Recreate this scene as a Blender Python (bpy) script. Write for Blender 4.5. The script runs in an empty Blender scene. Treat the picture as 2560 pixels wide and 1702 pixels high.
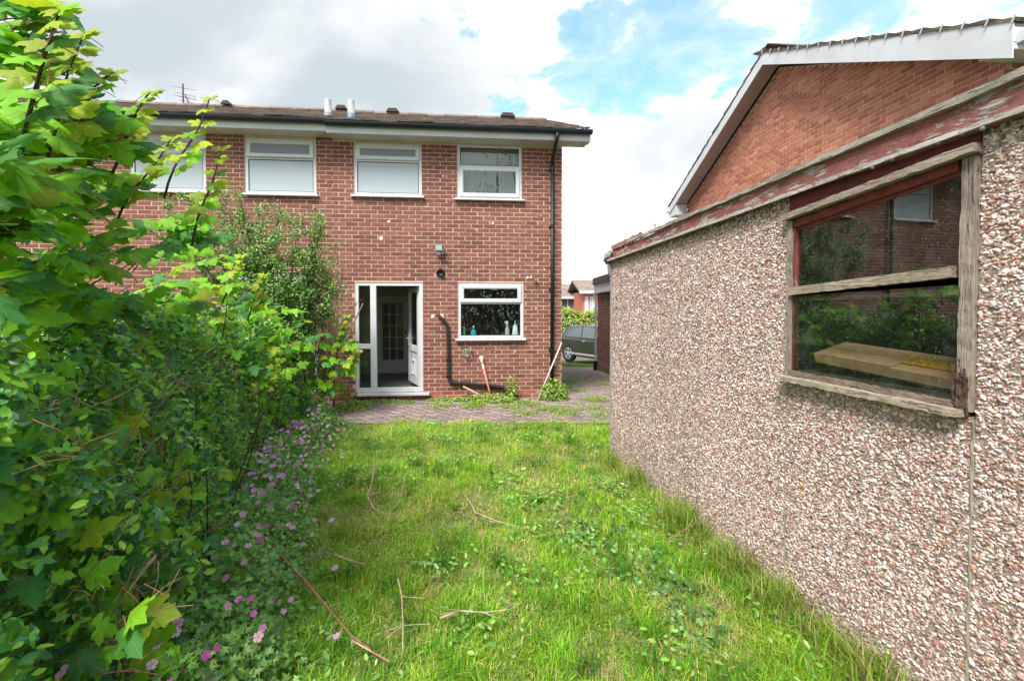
import bpy, math, random
import numpy as np
from mathutils import Vector, Matrix

random.seed(7)
rng = np.random.default_rng(11)
R = math.radians
scene = bpy.context.scene
COL = scene.collection

# ------------------------------------------------------------------ camera
F, CX, CY = 1170.0, 1280.0, 800.0          # focal length / principal point for the 2560 px wide photograph
PITCH = R(1.5)
EYE = Vector((0, 0, 1.69))
cam_d = bpy.data.cameras.new('camera')
cam = bpy.data.objects.new('camera', cam_d)
COL.objects.link(cam)
cam.location = EYE
cam.rotation_euler = (R(90) - PITCH, 0, 0)
cam_d.sensor_width = 36
cam_d.lens = 36 * F / 2560
cam_d.shift_y = -(851 - CY) / 2560
cam_d.clip_start = 0.05
cam_d.clip_end = 2000
scene.camera = cam

# ------------------------------------------------------------------ light
SUN_EL, SUN_AZ = R(53), R(209)             # azimuth measured clockwise from +Y: behind the camera, to the left
world = bpy.data.worlds.new('World')
scene.world = world
world.use_nodes = True

def build_world():
    nt = world.node_tree
    nt.nodes.clear()
    N = nt.nodes.new
    L = nt.links.new
    out = N('ShaderNodeOutputWorld')
    bg = N('ShaderNodeBackground')
    L(bg.outputs[0], out.inputs[0])
    tc = N('ShaderNodeTexCoord')
    sep = N('ShaderNodeSeparateXYZ')
    L(tc.outputs['Generated'], sep.inputs[0])

    def m(op, a, b=None, clamp=False):
        n = N('ShaderNodeMath'); n.operation = op; n.use_clamp = clamp
        for i, s in enumerate((a, b)):
            if s is None: continue
            if isinstance(s, (int, float)): n.inputs[i].default_value = s
            else: L(s, n.inputs[i])
        return n.outputs[0]

    def ramp(v, a, b):
        n = N('ShaderNodeMapRange'); n.interpolation_type = 'SMOOTHSTEP'
        L(v, n.inputs[0]); n.inputs[1].default_value = a; n.inputs[2].default_value = b
        return n.outputs[0]

    def mix(f, a, b):
        n = N('ShaderNodeMix'); n.data_type = 'RGBA'
        L(f, n.inputs[0])
        for k, s in ((6, a), (7, b)):
            if isinstance(s, tuple): n.inputs[k].default_value = (*s, 1)
            else: L(s, n.inputs[k])
        return n.outputs[2]
    z = m('MAXIMUM', sep.outputs[2], 0.0)
    zz = m('ADD', z, 0.22)
    px = m('DIVIDE', sep.outputs[0], zz)
    py = m('DIVIDE', sep.outputs[1], zz)
    cmb = N('ShaderNodeCombineXYZ')
    L(px, cmb.inputs[0]); L(py, cmb.inputs[1])

    def noise(scale, detail, off, rough=0.55, dist=0.0):
        mp = N('ShaderNodeMapping'); mp.inputs[1].default_value = off
        L(cmb.outputs[0], mp.inputs[0])
        n = N('ShaderNodeTexNoise')
        n.inputs['Scale'].default_value = scale; n.inputs['Detail'].default_value = detail
        n.inputs['Roughness'].default_value = rough; n.inputs['Distortion'].default_value = dist
        L(mp.outputs[0], n.inputs[0])
        return n.outputs[0]
    big = noise(0.75, 4, (3.1, 1.7, 0))
    puff = noise(5.6, 9, (0.4, 5.2, 2.0), 0.62, 0.3)
    # how far the cloud deck breaks up: more towards +X and with height, closed towards the horizon
    open_ = m('MULTIPLY', ramp(px, -0.40, 0.36), ramp(z, 0.27, 0.44))
    cover = m('ADD', m('ADD', m('MULTIPLY', big, 0.5), m('MULTIPLY', puff, 0.85)), m('MULTIPLY', open_, -0.30))
    cloud = ramp(cover, 0.385, 0.485)
    # grey bellies of the thicker deck
    belly = noise(1.25, 6, (1.2, 0.3, 7.0), 0.5, 0.3)
    grey = m('MULTIPLY', ramp(belly, 0.38, 0.60), m('SUBTRACT', 1.0, open_))
    thick = m('MULTIPLY', grey, ramp(z, 0.16, 0.36))
    ccol = mix(thick, (1.0, 1.0, 1.0), (0.52, 0.585, 0.63))
    sky = N('ShaderNodeTexSky'); sky.sky_type = 'NISHITA'; sky.sun_disc = False
    sky.sun_elevation = SUN_EL; sky.sun_rotation = SUN_AZ
    sky.air_density = 1.0; sky.dust_density = 1.2; sky.ozone_density = 1.4
    sc = N('ShaderNodeVectorMath'); sc.operation = 'SCALE'
    tint = mix(m('ADD', 1.0, 0.0), sky.outputs[0], (0.95, 1.25, 1.05)); tint.node.blend_type = 'MULTIPLY'
    L(tint, sc.inputs[0]); sc.inputs[3].default_value = 0.26
    hz = mix(ramp(z, 0.0, 0.25), (0.95, 0.97, 1.0), sc.outputs[0])
    veil = mix(ramp(puff, 0.22, 0.95), hz, (0.9, 0.95, 1.0))
    L(mix(cloud, veil, ccol), bg.inputs[0])
    bg.inputs[1].default_value = 0.51
build_world()
try:
    world.cycles.sampling_method = 'MANUAL'; world.cycles.sample_map_resolution = 512
except Exception:
    pass

sun_d = bpy.data.lights.new('sun', 'SUN')
sun_d.energy = 2.9
sun_d.angle = R(22)
sun_d.color = (1.0, 0.95, 0.86)
sun = bpy.data.objects.new('sun', sun_d)
COL.objects.link(sun)
sdir = Vector((math.sin(SUN_AZ) * math.cos(SUN_EL), math.cos(SUN_AZ) * math.cos(SUN_EL), math.sin(SUN_EL)))
sun.rotation_euler = (-sdir).to_track_quat('-Z', 'Y').to_euler()
sun.location = sdir * 40

vs = scene.view_settings
vs.view_transform = 'Standard'
vs.look = 'None'
vs.gamma = 1
vs.use_curve_mapping = False
vs.exposure = 1.3
scene.cycles.max_bounces = 7
scene.cycles.transparent_max_bounces = 8

# ------------------------------------------------------------------ geometry helpers
def ray(px, py):
    x = (px - CX) / F
    y = (CY - py) / F
    c, s = math.cos(PITCH), math.sin(PITCH)
    return Vector((x, c + y * s, -s + y * c))

def at_y(px, py, Y):
    d = ray(px, py)
    return EYE + d * (Y / d.y)

def gz(x, y):
    """height of the ground: level round the house, falling away down the drive"""
    if y < 9.5: return 0.0
    return -0.061 * (min(y, 24.0) - 9.5)

def on_ground(px, py):
    d = ray(px, py)
    t = EYE.z / -d.z
    for _ in range(30):
        p = EYE + d * t
        t = (gz(p.x, p.y) - EYE.z) / d.z
    return EYE + d * t

class Frame:
    """local frame of a wall: x along the wall to the viewer's right, y into the building, z up"""
    def __init__(s, origin, ex):
        s.o = Vector(origin); s.ex = Vector((ex[0], ex[1], 0)).normalized()
        s.ey = Vector((-s.ex.y, s.ex.x, 0)); s.ez = Vector((0, 0, 1))
        s.m = Matrix(((s.ex.x, s.ey.x, 0, s.o.x), (s.ex.y, s.ey.y, 0, s.o.y), (0, 0, 1, s.o.z), (0, 0, 0, 1)))
    def uv(s, px, py, w=0.0):
        d = ray(px, py)
        p0 = s.o + s.ey * w
        t = (p0 - EYE).dot(s.ey) / d.dot(s.ey)
        q = EYE + d * t - s.o
        return q.dot(s.ex), q.z

class MB:
    def __init__(s):
        s.v = []; s.f = []
    def box(s, x0, y0, z0, x1, y1, z1):
        b = len(s.v)
        s.v += [(x0, y0, z0), (x1, y0, z0), (x1, y1, z0), (x0, y1, z0), (x0, y0, z1), (x1, y0, z1), (x1, y1, z1), (x0, y1, z1)]
        s.f += [tuple(b + i for i in q) for q in ((0, 3, 2, 1), (4, 5, 6, 7), (0, 1, 5, 4), (1, 2, 6, 5), (2, 3, 7, 6), (3, 0, 4, 7))]
        return s
    def frame(s, x0, z0, x1, z1, t, y0, y1, tb=None):
        tb = t if tb is None else tb
        s.box(x0, y0, z0, x0 + t, y1, z1); s.box(x1 - t, y0, z0, x1, y1, z1)
        s.box(x0 + t, y0, z0, x1 - t, y1, z0 + tb); s.box(x0 + t, y0, z1 - t, x1 - t, y1, z1)
        return s
    def prism(s, pts, y0, y1):
        """polygon in x,z extruded in y"""
        b = len(s.v); n = len(pts)
        s.v += [(x, y0, z) for x, z in pts] + [(x, y1, z) for x, z in pts]
        s.f.append(tuple(range(b, b + n))); s.f.append(tuple(range(b + 2 * n - 1, b + n - 1, -1)))
        for i in range(n):
            j = (i + 1) % n
            s.f.append((b + i, b + n + i, b + n + j, b + j))
        return s
    def tube(s, pts, r, n=8, cap=True):
        pts = [Vector(p) for p in pts]
        rr = r if isinstance(r, (list, tuple)) else [r] * len(pts)
        b = len(s.v); prev = None
        for i, p in enumerate(pts):
            t = (pts[min(i + 1, len(pts) - 1)] - pts[max(i - 1, 0)])
            t = t.normalized() if t.length > 1e-9 else Vector((0, 0, 1))
            if prev is None:
                a = Vector((0, 0, 1)) if abs(t.z) < 0.9 else Vector((1, 0, 0))
                u = t.cross(a).normalized()
            else:
                u = (prev - t * prev.dot(t)).normalized()
            prev = u; w = t.cross(u)
            for k in range(n):
                a = 2 * math.pi * k / n
                s.v.append(tuple(p + (u * math.cos(a) + w * math.sin(a)) * rr[i]))
        for i in range(len(pts) - 1):
            for k in range(n):
                k2 = (k + 1) % n
                s.f.append((b + i * n + k, b + i * n + k2, b + (i + 1) * n + k2, b + (i + 1) * n + k))
        if cap:
            s.f.append(tuple(b + k for k in reversed(range(n))))
            e = b + (len(pts) - 1) * n
            s.f.append(tuple(e + k for k in range(n)))
        return s
    def lathe(s, prof, n=16, c=(0, 0, 0)):
        b = len(s.v)
        for r, z in prof:
            for k in range(n):
                a = 2 * math.pi * k / n
                s.v.append((c[0] + r * math.cos(a), c[1] + r * math.sin(a), c[2] + z))
        for i in range(len(prof) - 1):
            for k in range(n):
                k2 = (k + 1) % n
                s.f.append((b + i * n + k, b + i * n + k2, b + (i + 1) * n + k2, b + (i + 1) * n + k))
        s.f.append(tuple(b + k for k in reversed(range(n))))
        e = b + (len(prof) - 1) * n
        s.f.append(tuple(e + k for k in range(n)))
        return s
    def face(s, pts):
        b = len(s.v); s.v += [tuple(p) for p in pts]; s.f.append(tuple(range(b, b + len(pts)))); return s
    def xf(s, M, start=0):
        s.v[start:] = [tuple(M @ Vector(p)) for p in s.v[start:]]; return s
    def build(s, name, mat, parent=None, smooth=False, bevel=0.0):
        me = bpy.data.meshes.new(name)
        me.from_pydata(s.v, [], s.f)
        me.materials.append(mat)
        if smooth:
            me.polygons.foreach_set('use_smooth', [True] * len(me.polygons))
        o = bpy.data.objects.new(name, me)
        COL.objects.link(o)
        if parent: o.parent = parent
        if bevel:
            bm = o.modifiers.new('bevel', 'BEVEL'); bm.width = bevel; bm.segments = 2; bm.limit_method = 'ANGLE'
        return o

def rough_board(mb, p0, p1, w, h, up=(0, 0, 1), seg=24, amp=0.003, seed=0):
    """a weathered board from p0 to p1 (w = thickness across, h = height along up): wavering edges"""
    rd = random.Random(seed)
    p0 = Vector(p0); p1 = Vector(p1); t = (p1 - p0).normalized()
    up = Vector(up); up = (up - t * up.dot(t)).normalized(); sd = t.cross(up)
    b = len(mb.v)
    for i in range(seg + 1):
        p = p0.lerp(p1, i / seg)
        for (a, c) in ((-1, -1), (1, -1), (1, 1), (-1, 1)):
            j = Vector((rd.uniform(-1, 1), rd.uniform(-1, 1), rd.uniform(-1, 1))) * amp
            mb.v.append(tuple(p + sd * (a * w / 2) + up * (c * h / 2) + j))
    for i in range(seg):
        for k in range(4):
            k2 = (k + 1) % 4
            mb.f.append((b + i * 4 + k, b + i * 4 + k2, b + i * 4 + 4 + k2, b + i * 4 + 4 + k))
    mb.f.append((b + 3, b + 2, b + 1, b)); e = b + seg * 4
    mb.f.append((e, e + 1, e + 2, e + 3))

def joined(name, bv, bf, M, T, mat, col=None, parent=None, uv=None, smooth=False):
    """N transformed copies of a small triangle mesh as ONE mesh (numpy)"""
    bv = np.asarray(bv, float); bf = np.asarray(bf, int)
    N = len(T); nv = len(bv)
    V = (np.einsum('nij,vj->nvi', M, bv) + np.asarray(T)[:, None, :]).reshape(-1, 3)
    I = (bf[None] + (np.arange(N) * nv)[:, None, None]).reshape(-1)
    me = bpy.data.meshes.new(name)
    me.vertices.add(len(V)); me.vertices.foreach_set('co', V.astype(np.float32).ravel())
    me.loops.add(len(I)); me.loops.foreach_set('vertex_index', I.astype(np.int32))
    nf = len(I) // 3
    me.polygons.add(nf); me.polygons.foreach_set('loop_start', np.arange(nf, dtype=np.int32) * 3)
    if smooth: me.polygons.foreach_set('use_smooth', np.ones(nf, bool))
    me.update(calc_edges=True)
    c = np.ones((N, 3)) if col is None else np.asarray(col)
    a = me.attributes.new('col', 'FLOAT_COLOR', 'POINT')
    c4 = np.concatenate([np.repeat(c, nv, 0), np.ones((N * nv, 1))], 1)
    a.data.foreach_set('color', c4.astype(np.float32).ravel())
    if uv is not None:
        a = me.attributes.new('leafuv', 'FLOAT_VECTOR', 'POINT')
        a.data.foreach_set('vector', np.tile(np.asarray(uv, float), (N, 1)).astype(np.float32).ravel())
    me.materials.append(mat)
    o = bpy.data.objects.new(name, me); COL.objects.link(o)
    if parent: o.parent = parent
    return o

def frames(nrm, tip, size):
    """rotation matrices with columns (side, tip, normal) * size"""
    n = nrm / np.linalg.norm(nrm, axis=1, keepdims=True)
    t = tip - n * (tip * n).sum(1, keepdims=True)
    t /= np.linalg.norm(t, axis=1, keepdims=True) + 1e-9
    s = np.cross(t, n)
    M = np.stack([s, t, n], 2)
    size = np.asarray(size)
    return M * (size[:, None, None] if size.ndim == 1 else size[:, None, :])

def empty(name, loc=(0, 0, 0), mat=None):
    o = bpy.data.objects.new(name, None); COL.objects.link(o)
    o.empty_display_size = 0.2
    if mat is not None: o.matrix_world = mat
    else: o.location = loc
    return o

def tag(o, label=None, cat=None, group=None, kind=None):
    if label: o['label'] = label
    if cat: o['category'] = cat
    if group: o['group'] = group
    if kind: o['kind'] = kind
    return o

# ------------------------------------------------------------------ materials
class NT:
    def __init__(s, name):
        s.mat = bpy.data.materials.new(name); s.mat.use_nodes = True
        s.nt = s.mat.node_tree; s.nt.nodes.clear()
        s.out = s.N('ShaderNodeOutputMaterial'); s.tc = None
    def N(s, t, **k):
        n = s.nt.nodes.new(t)
        for a, b in k.items(): setattr(n, a, b)
        return n
    def L(s, a, b): s.nt.links.new(a, b)
    def set(s, sock, v):
        if isinstance(v, (int, float)): sock.default_value = v
        elif isinstance(v, tuple): sock.default_value = (*v, 1) if len(v) == 3 and sock.type == 'RGBA' else v
        else: s.L(v, sock)
    def coord(s, scale=(1, 1, 1), kind='Object'):
        tc = s.N('ShaderNodeTexCoord'); mp = s.N('ShaderNodeMapping')
        mp.inputs[3].default_value = scale
        s.L(tc.outputs[kind], mp.inputs[0]); return mp.outputs[0]
    def noise(s, scale, detail=4, vec=None, rough=0.55, dist=0.0):
        n = s.N('ShaderNodeTexNoise'); n.inputs['Scale'].default_value = scale
        n.inputs['Detail'].default_value = detail; n.inputs['Roughness'].default_value = rough
        n.inputs['Distortion'].default_value = dist
        s.L(vec if vec is not None else s.coord(), n.inputs[0]); return n.outputs[0]
    def math(s, op, a, b=0.0, clamp=False):
        n = s.N('ShaderNodeMath', operation=op, use_clamp=clamp); s.set(n.inputs[0], a); s.set(n.inputs[1], b); return n.outputs[0]
    def ramp(s, v, a, b, lo=0.0, hi=1.0):
        n = s.N('ShaderNodeMapRange'); s.L(v, n.inputs[0])
        for i, x in enumerate((a, b, lo, hi)): n.inputs[i + 1].default_value = x
        return n.outputs[0]
    def mix(s, f, a, b, mode='MIX'):
        n = s.N('ShaderNodeMix', data_type='RGBA', blend_type=mode); s.set(n.inputs[0], f); s.set(n.inputs[6], a); s.set(n.inputs[7], b); return n.outputs[2]
    def bump(s, h, strength=0.3, dist=0.01):
        n = s.N('ShaderNodeBump'); n.inputs['Strength'].default_value = strength; n.inputs['Distance'].default_value = dist
        s.L(h, n.inputs['Height']); return n.outputs[0]
    def prin(s, color, rough=0.6, bump=None, **k):
        p = s.N('ShaderNodeBsdfPrincipled'); s.set(p.inputs['Base Color'], color); s.set(p.inputs['Roughness'], rough)
        if bump is not None: s.L(bump, p.inputs['Normal'])
        for a, b in k.items(): s.set(p.inputs[a.replace('_', ' ')], b)
        s.L(p.outputs[0], s.out.inputs[0]); return p

def plain(name, c, rough=0.6, var=0.18, scale=9.0, bump=0.0, bscale=60, dirt=None, stretch=(1, 1, 1), **k):
    t = NT(name); v = t.coord(stretch)
    n = t.noise(scale, 5, v)
    lo = tuple(max(0, x * (1 - var)) for x in c); hi = tuple(min(1, x * (1 + var)) for x in c)
    col = t.mix(t.ramp(n, 0.3, 0.7), lo, hi)
    if dirt:
        col = t.mix(t.ramp(t.noise(scale * 0.4, 6, v, 0.65), 0.5, 0.75, 0, 0.6), col, dirt)
    b = t.bump(t.noise(bscale, 4, v), bump, 0.01) if bump else None
    t.prin(col, rough, b, **k); return t.mat

def brick_mat(name, cols, dark):
    t = NT(name)
    oi = t.N('ShaderNodeObjectInfo'); ge = t.N('ShaderNodeNewGeometry')
    r = t.math('FRACT', t.math('ADD', oi.outputs['Random'], ge.outputs['Random Per Island']))
    cr = t.N('ShaderNodeValToRGB'); cr.color_ramp.interpolation = 'LINEAR'
    els = cr.color_ramp.elements
    for i, (p, c) in enumerate(cols):
        e = els[i] if i < 2 else els.new(p)
        e.position = p; e.color = (*c, 1)
    t.L(r, cr.inputs[0])
    w = t.N('ShaderNodeNewGeometry')
    n1 = t.noise(55, 5, w.outputs['Position']); n2 = t.noise(1.1, 3, w.outputs['Position'])
    c = t.mix(t.ramp(n1, 0.35, 0.75, 0, 0.38), cr.outputs[0], dark)
    c = t.mix(t.ramp(n2, 0.4, 0.75, 0, 0.22), c, tuple(x * 0.75 for x in dark))
    n3 = t.noise(240, 2, w.outputs['Position'])
    c = t.mix(t.ramp(n3, 0.66, 0.74, 0, 0.5), c, (0.55, 0.40, 0.33))
    t.prin(c, 0.85, t.bump(t.noise(160, 3, w.outputs['Position']), 0.5, 0.004)); return t.mat

def attr_mat(name, rough=0.6, translucent=0.0, veins=False, spec=0.4, noise=0.0, bump=0.0, namt=0.45):
    """colour from the 'col' attribute times the object's colour"""
    t = NT(name)
    at = t.N('ShaderNodeAttribute', attribute_name='col'); oi = t.N('ShaderNodeObjectInfo')
    c = t.mix(1.0, at.outputs['Color'], oi.outputs['Color'], 'MULTIPLY')
    if noise:
        g = t.N('ShaderNodeNewGeometry')
        c = t.mix(t.ramp(t.noise(noise, 4, g.outputs['Position']), 0.3, 0.75, 0.0, namt), c, (0.03, 0.035, 0.01))
    b = None
    if veins:
        uv = t.N('ShaderNodeAttribute', attribute_name='leafuv'); sp = t.N('ShaderNodeSeparateXYZ'); t.L(uv.outputs['Vector'], sp.inputs[0])
        ax = t.math('ABSOLUTE', sp.outputs[0]); y = sp.outputs[1]; dmin = ax
        for ang in (38, 78):
            a = R(ang)
            d = t.math('ABSOLUTE', t.math('SUBTRACT', t.math('MULTIPLY', ax, math.cos(a)), t.math('MULTIPLY', t.math('SUBTRACT', y, 0.03), math.sin(a))))
            dmin = t.math('MINIMUM', dmin, d)
        v = t.ramp(dmin, 0.004, 0.018, 1.0, 0.0)
        # side veins
        wv = t.math('ABSOLUTE', t.math('SINE', t.math('ADD', t.math('MULTIPLY', y, 42), t.math('MULTIPLY', ax, -38))))
        sv = t.ramp(wv, 0.0, 0.25, 0.3, 0.0)
        v = t.math('MAXIMUM', v, sv)
        c = t.mix(t.math('MULTIPLY', v, 0.45), c, t.mix(0.5, c, (0.45, 0.55, 0.12)))
        b = t.bump(v, 0.5, 0.004)
    p = t.N('ShaderNodeBsdfPrincipled'); t.L(c, p.inputs['Base Color']); p.inputs['Roughness'].default_value = rough
    p.inputs['Specular IOR Level'].default_value = spec
    if b is not None: t.L(b, p.inputs['Normal'])
    if translucent:
        tr = t.N('ShaderNodeBsdfTranslucent')
        t.L(t.mix(0.5, c, t.mix(1.0, c, (1.5, 1.35, 0.35), 'MULTIPLY')), tr.inputs[0])
        ms = t.N('ShaderNodeMixShader'); ms.inputs[0].default_value = translucent
        t.L(p.outputs[0], ms.inputs[1]); t.L(tr.outputs[0], ms.inputs[2]); t.L(ms.outputs[0], t.out.inputs[0])
    else:
        t.L(p.outputs[0], t.out.inputs[0])
    return t.mat

def glass_mat(name, tint=(0.9, 0.95, 0.95), dirt=0.0, refl=2.2):
    t = NT(name)
    lw = t.N('ShaderNodeLayerWeight'); lw.inputs[0].default_value = 0.5
    fr = t.math('ADD', 0.045, t.math('MULTIPLY', t.math('POWER', lw.outputs['Facing'], 5.0), 0.9))
    tr = t.N('ShaderNodeBsdfTransparent'); tr.inputs[0].default_value = (*tint, 1)
    gl = t.N('ShaderNodeBsdfGlossy'); gl.inputs['Roughness'].default_value = 0.0
    g = t.N('ShaderNodeNewGeometry')
    ms = t.N('ShaderNodeMixShader')
    t.L(t.math('MULTIPLY', fr, refl, True), ms.inputs[0]); t.L(tr.outputs[0], ms.inputs[1]); t.L(gl.outputs[0], ms.inputs[2])
    res = ms.outputs[0]
    if dirt:
        df = t.N('ShaderNodeBsdfDiffuse'); df.inputs[0].default_value = (0.5, 0.52, 0.5, 1)
        m2 = t.N('ShaderNodeMixShader')
        sp = t.ramp(t.noise(130, 3, g.outputs['Position']), 0.66, 0.72, 0, dirt * 3)
        film = t.ramp(t.noise(7, 5, g.outputs['Position'], 0.65), 0.5, 0.85, dirt * 0.04, dirt * .5)
        t.L(t.math('MAXIMUM', sp, film, True), m2.inputs[0]); t.L(res, m2.inputs[1]); t.L(df.outputs[0], m2.inputs[2]); res = m2.outputs[0]
    t.L(res, t.out.inputs[0]); return t.mat

def timber_mat(name, paint=None, amount=0.5, axis=0, wood=((0.16, 0.125, 0.10), (0.44, 0.375, 0.32)), lo=0.42):
    """weathered grey timber with flaking paint; axis = board direction"""
    t = NT(name)
    st = [70, 70, 70]; st[axis] = 2.0
    v = t.coord(tuple(st))
    grain = t.noise(3.2, 7, v, 0.7, 0.6)
    c = t.mix(t.ramp(grain, 0.36, 0.62), tuple(x * .72 for x in wood[0]), wood[1])
    c = t.mix(t.ramp(t.noise(4, 5), 0.4, 0.75, 0, 0.5), c, tuple(x * 1.1 for x in wood[0]))
    st2 = [30, 30, 30]; st2[axis] = 2.2
    crack = t.ramp(t.noise(2.6, 5, t.coord(tuple(st2)), 0.75, 1.2), 0.575, 0.62)
    c = t.mix(crack, c, (0.06, 0.045, 0.035))
    h = t.math('SUBTRACT', grain, t.math('MULTIPLY', crack, 0.8))
    if paint:
        st3 = [13, 13, 13]; st3[axis] = 3.4
        pm = t.noise(2.4, 8, t.coord(tuple(st3)), 0.72, 0.4)
        f = t.ramp(pm, lo - 0.015, lo + 0.02)
        f = t.math('MULTIPLY', f, t.math('SUBTRACT', 1.0, t.math('MULTIPLY', crack, 0.7)))
        if amount < 1: pass
        pc = t.mix(t.ramp(t.noise(30, 5), 0.35, 0.7), tuple(x * 0.7 for x in paint), tuple(x * 1.25 for x in paint))
        c = t.mix(f, c, pc); h = t.math('ADD', h, t.math('MULTIPLY', f, 0.6))
    t.prin(c, 0.82, t.bump(h, 0.8, 0.006)); return t.mat

M = {}
M['mortar'] = plain('mortar', (0.60, 0.43, 0.345), 0.95, 0.15, 14, 0.4, 140)
M['brick'] = brick_mat('house_brick', [(0.0, (0.155, 0.054, 0.042)), (1.0, (0.30, 0.115, 0.078)), (0.25, (0.195, 0.068, 0.050)), (0.6, (0.23, 0.082, 0.058)), (0.85, (0.25, 0.096, 0.070))], (0.11, 0.052, 0.044))
M['brick_orange'] = brick_mat('gable_brick', [(0.0, (0.31, 0.10, 0.062)), (1.0, (0.62, 0.28, 0.18)), (0.3, (0.40, 0.14, 0.082)), (0.7, (0.50, 0.185, 0.108)), (0.9, (0.54, 0.23, 0.145))], (0.32, 0.12, 0.078))
M['brick_plinth'] = brick_mat('plinth_brick', [(0.0, (0.25, 0.06, 0.045)), (1.0, (0.42, 0.12, 0.09)), (0.5, (0.32, 0.085, 0.06))], (0.16, 0.06, 0.045))
M['upvc'] = plain('white_upvc', (0.60, 0.62, 0.65), 0.35, 0.05, 5, dirt=(0.46, 0.46, 0.45))
M['board'] = plain('white_board', (0.56, 0.59, 0.64), 0.4, 0.06, 3, dirt=(0.44, 0.46, 0.48))
M['soffit'] = plain('soffit_board', (0.52, 0.53, 0.52), 0.5, 0.1, 4, dirt=(0.25, 0.27, 0.2))
M['soffit_mauve'] = plain('soffit_mauve', (0.36, 0.29, 0.29), 0.6, 0.1, 6, 0.2, 40)
M['gutter'] = plain('black_gutter', (0.006, 0.010, 0.020), 0.4, 0.3, 6)
M['black'] = plain('black_plastic', (0.005, 0.005, 0.007), 0.5, 0.3, 12)
M['rubber'] = plain('lagging_foam', (0.02, 0.02, 0.022), 0.9, 0.4, 30, 0.8, 40)
M['tile'] = plain('roof_tile', (0.19, 0.145, 0.125), 0.9, 0.45, 5, 0.6, 60, dirt=(0.26, 0.24, 0.19))
M['glass'] = glass_mat('window_glass')
M['dirty_glass'] = glass_mat('dusty_glass', (0.84, 0.88, 0.86), 0.15, 2.3)
M['dark_room'] = plain('room_wall', (0.40, 0.37, 0.35), 0.9, 0.1, 3)
M['pale_room'] = plain('pale_room_wall', (0.55, 0.55, 0.54), 0.9, 0.1, 3)
M['grey_pipe'] = plain('grey_pipe', (0.33, 0.37, 0.40), 0.4, 0.08, 5)
M['metal'] = plain('galvanised_metal', (0.42, 0.43, 0.45), 0.4, 0.2, 30, Metallic=0.8)

# ------------------------------------------------------------------ ground
def ground():
    ys = [-60, -20, -5, 0, 2, 4, 6, 8, 9.5] + [10.5 + i for i in range(14)] + [26, 30, 40, 60, 100, 200, 500]
    xs = [-400, -150, -60, -30, -15, -8, -4, -2, 0, 2, 4, 8, 15, 30, 60, 150, 400]
    mb = MB()
    for y in ys:
        for x in xs: mb.v.append((x, y, gz(x, y) - 0.03))
    n = len(xs)
    for j in range(len(ys) - 1):
        for i in range(n - 1):
            mb.f.append((j * n + i, j * n + i + 1, (j + 1) * n + i + 1, (j + 1) * n + i))
    t = NT('soil')
    g = t.N('ShaderNodeNewGeometry')
    n1 = t.noise(2.2, 6, g.outputs['Position']); n2 = t.noise(45, 4, g.outputs['Position'])
    c = t.mix(t.ramp(n1, 0.35, 0.65), (0.12, 0.16, 0.03), (0.22, 0.22, 0.08))
    c = t.mix(t.ramp(n2, 0.35, 0.7, 0, 0.7), c, (0.07, 0.045, 0.025))
    t.prin(c, 0.95, t.bump(n2, 0.8, 0.02))
    tag(mb.build('ground', t.mat), kind='structure')
ground()

def paving():
    """red-brown paving blocks of the patio and the drive, one sheet of real blocks"""
    root = empty('paving', (0, 0, 0)); tag(root, kind='structure')
    bed = MB()
    ys = [6.85, 8, 9.5, 12, 15, 18, 24, 32]
    xl = [-3.6, -3.6, -3.6, 0.9, 0.9, 0.9, 0.4, -8]; xr = [2.4, 2.4, 3.2, 4.2, 5, 6, 9, 16]
    for y, a, b in zip(ys, xl, xr):
        bed.v += [(a, y, gz(a, y) - 0.016), (b, y, gz(b, y) - 0.016)]
    for i in range(len(ys) - 1): bed.f.append((2 * i, 2 * i + 1, 2 * i + 3, 2 * i + 2))
    bed.build('joint_sand', plain('joint_sand', (0.14, 0.115, 0.09), 0.95, 0.3, 20, dirt=(0.09, 0.11, 0.04)), root)
    T = []; S = []; col = []
    y = 6.9; j = 0
    while y < 17.5:
        a = np.interp(y, ys, xl); b = np.interp(y, ys, xr)
        x = a + (0.1 if j % 2 else 0)
        while x < b:
            if not (y > 8.85 and x < 0.93 and y < 9.5):
                T.append((x + .1, y + .05, gz(x, y) - 0.006 + rng.normal(0, .0022)))
                S.append((rng.normal(0, .012), rng.normal(0, .012)))
                k = rng.uniform(0.7, 1.25)
                base = (0.30, 0.235, 0.23) if rng.random() < .75 else (0.34, 0.24, 0.215)
                col.append([c * k for c in base])
            x += 0.203
        y += 0.1035; j += 1
    bv = [(-.098, -.048, -.02), (.098, -.048, -.02), (.098, .048, -.02), (-.098, .048, -.02), (-.094, -.044, .006), (.094, -.044, .006), (.094, .044, .006), (-.094, .044, .006)]
    bf = [(4, 5, 6), (4, 6, 7), (0, 1, 5), (0, 5, 4), (1, 2, 6), (1, 6, 5), (2, 3, 7), (2, 7, 6), (3, 0, 4), (3, 4, 7)]
    S = np.array(S); N = len(S)
    Mx = np.tile(np.eye(3), (N, 1, 1)); Mx[:, 2, 0] = S[:, 0]; Mx[:, 2, 1] = S[:, 1]
    o = joined('paving_block', bv, bf, Mx, np.array(T), attr_mat('paving_block', 0.9, noise=18), np.array(col), root)
    o['kind'] = 'stuff'
paving()

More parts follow.
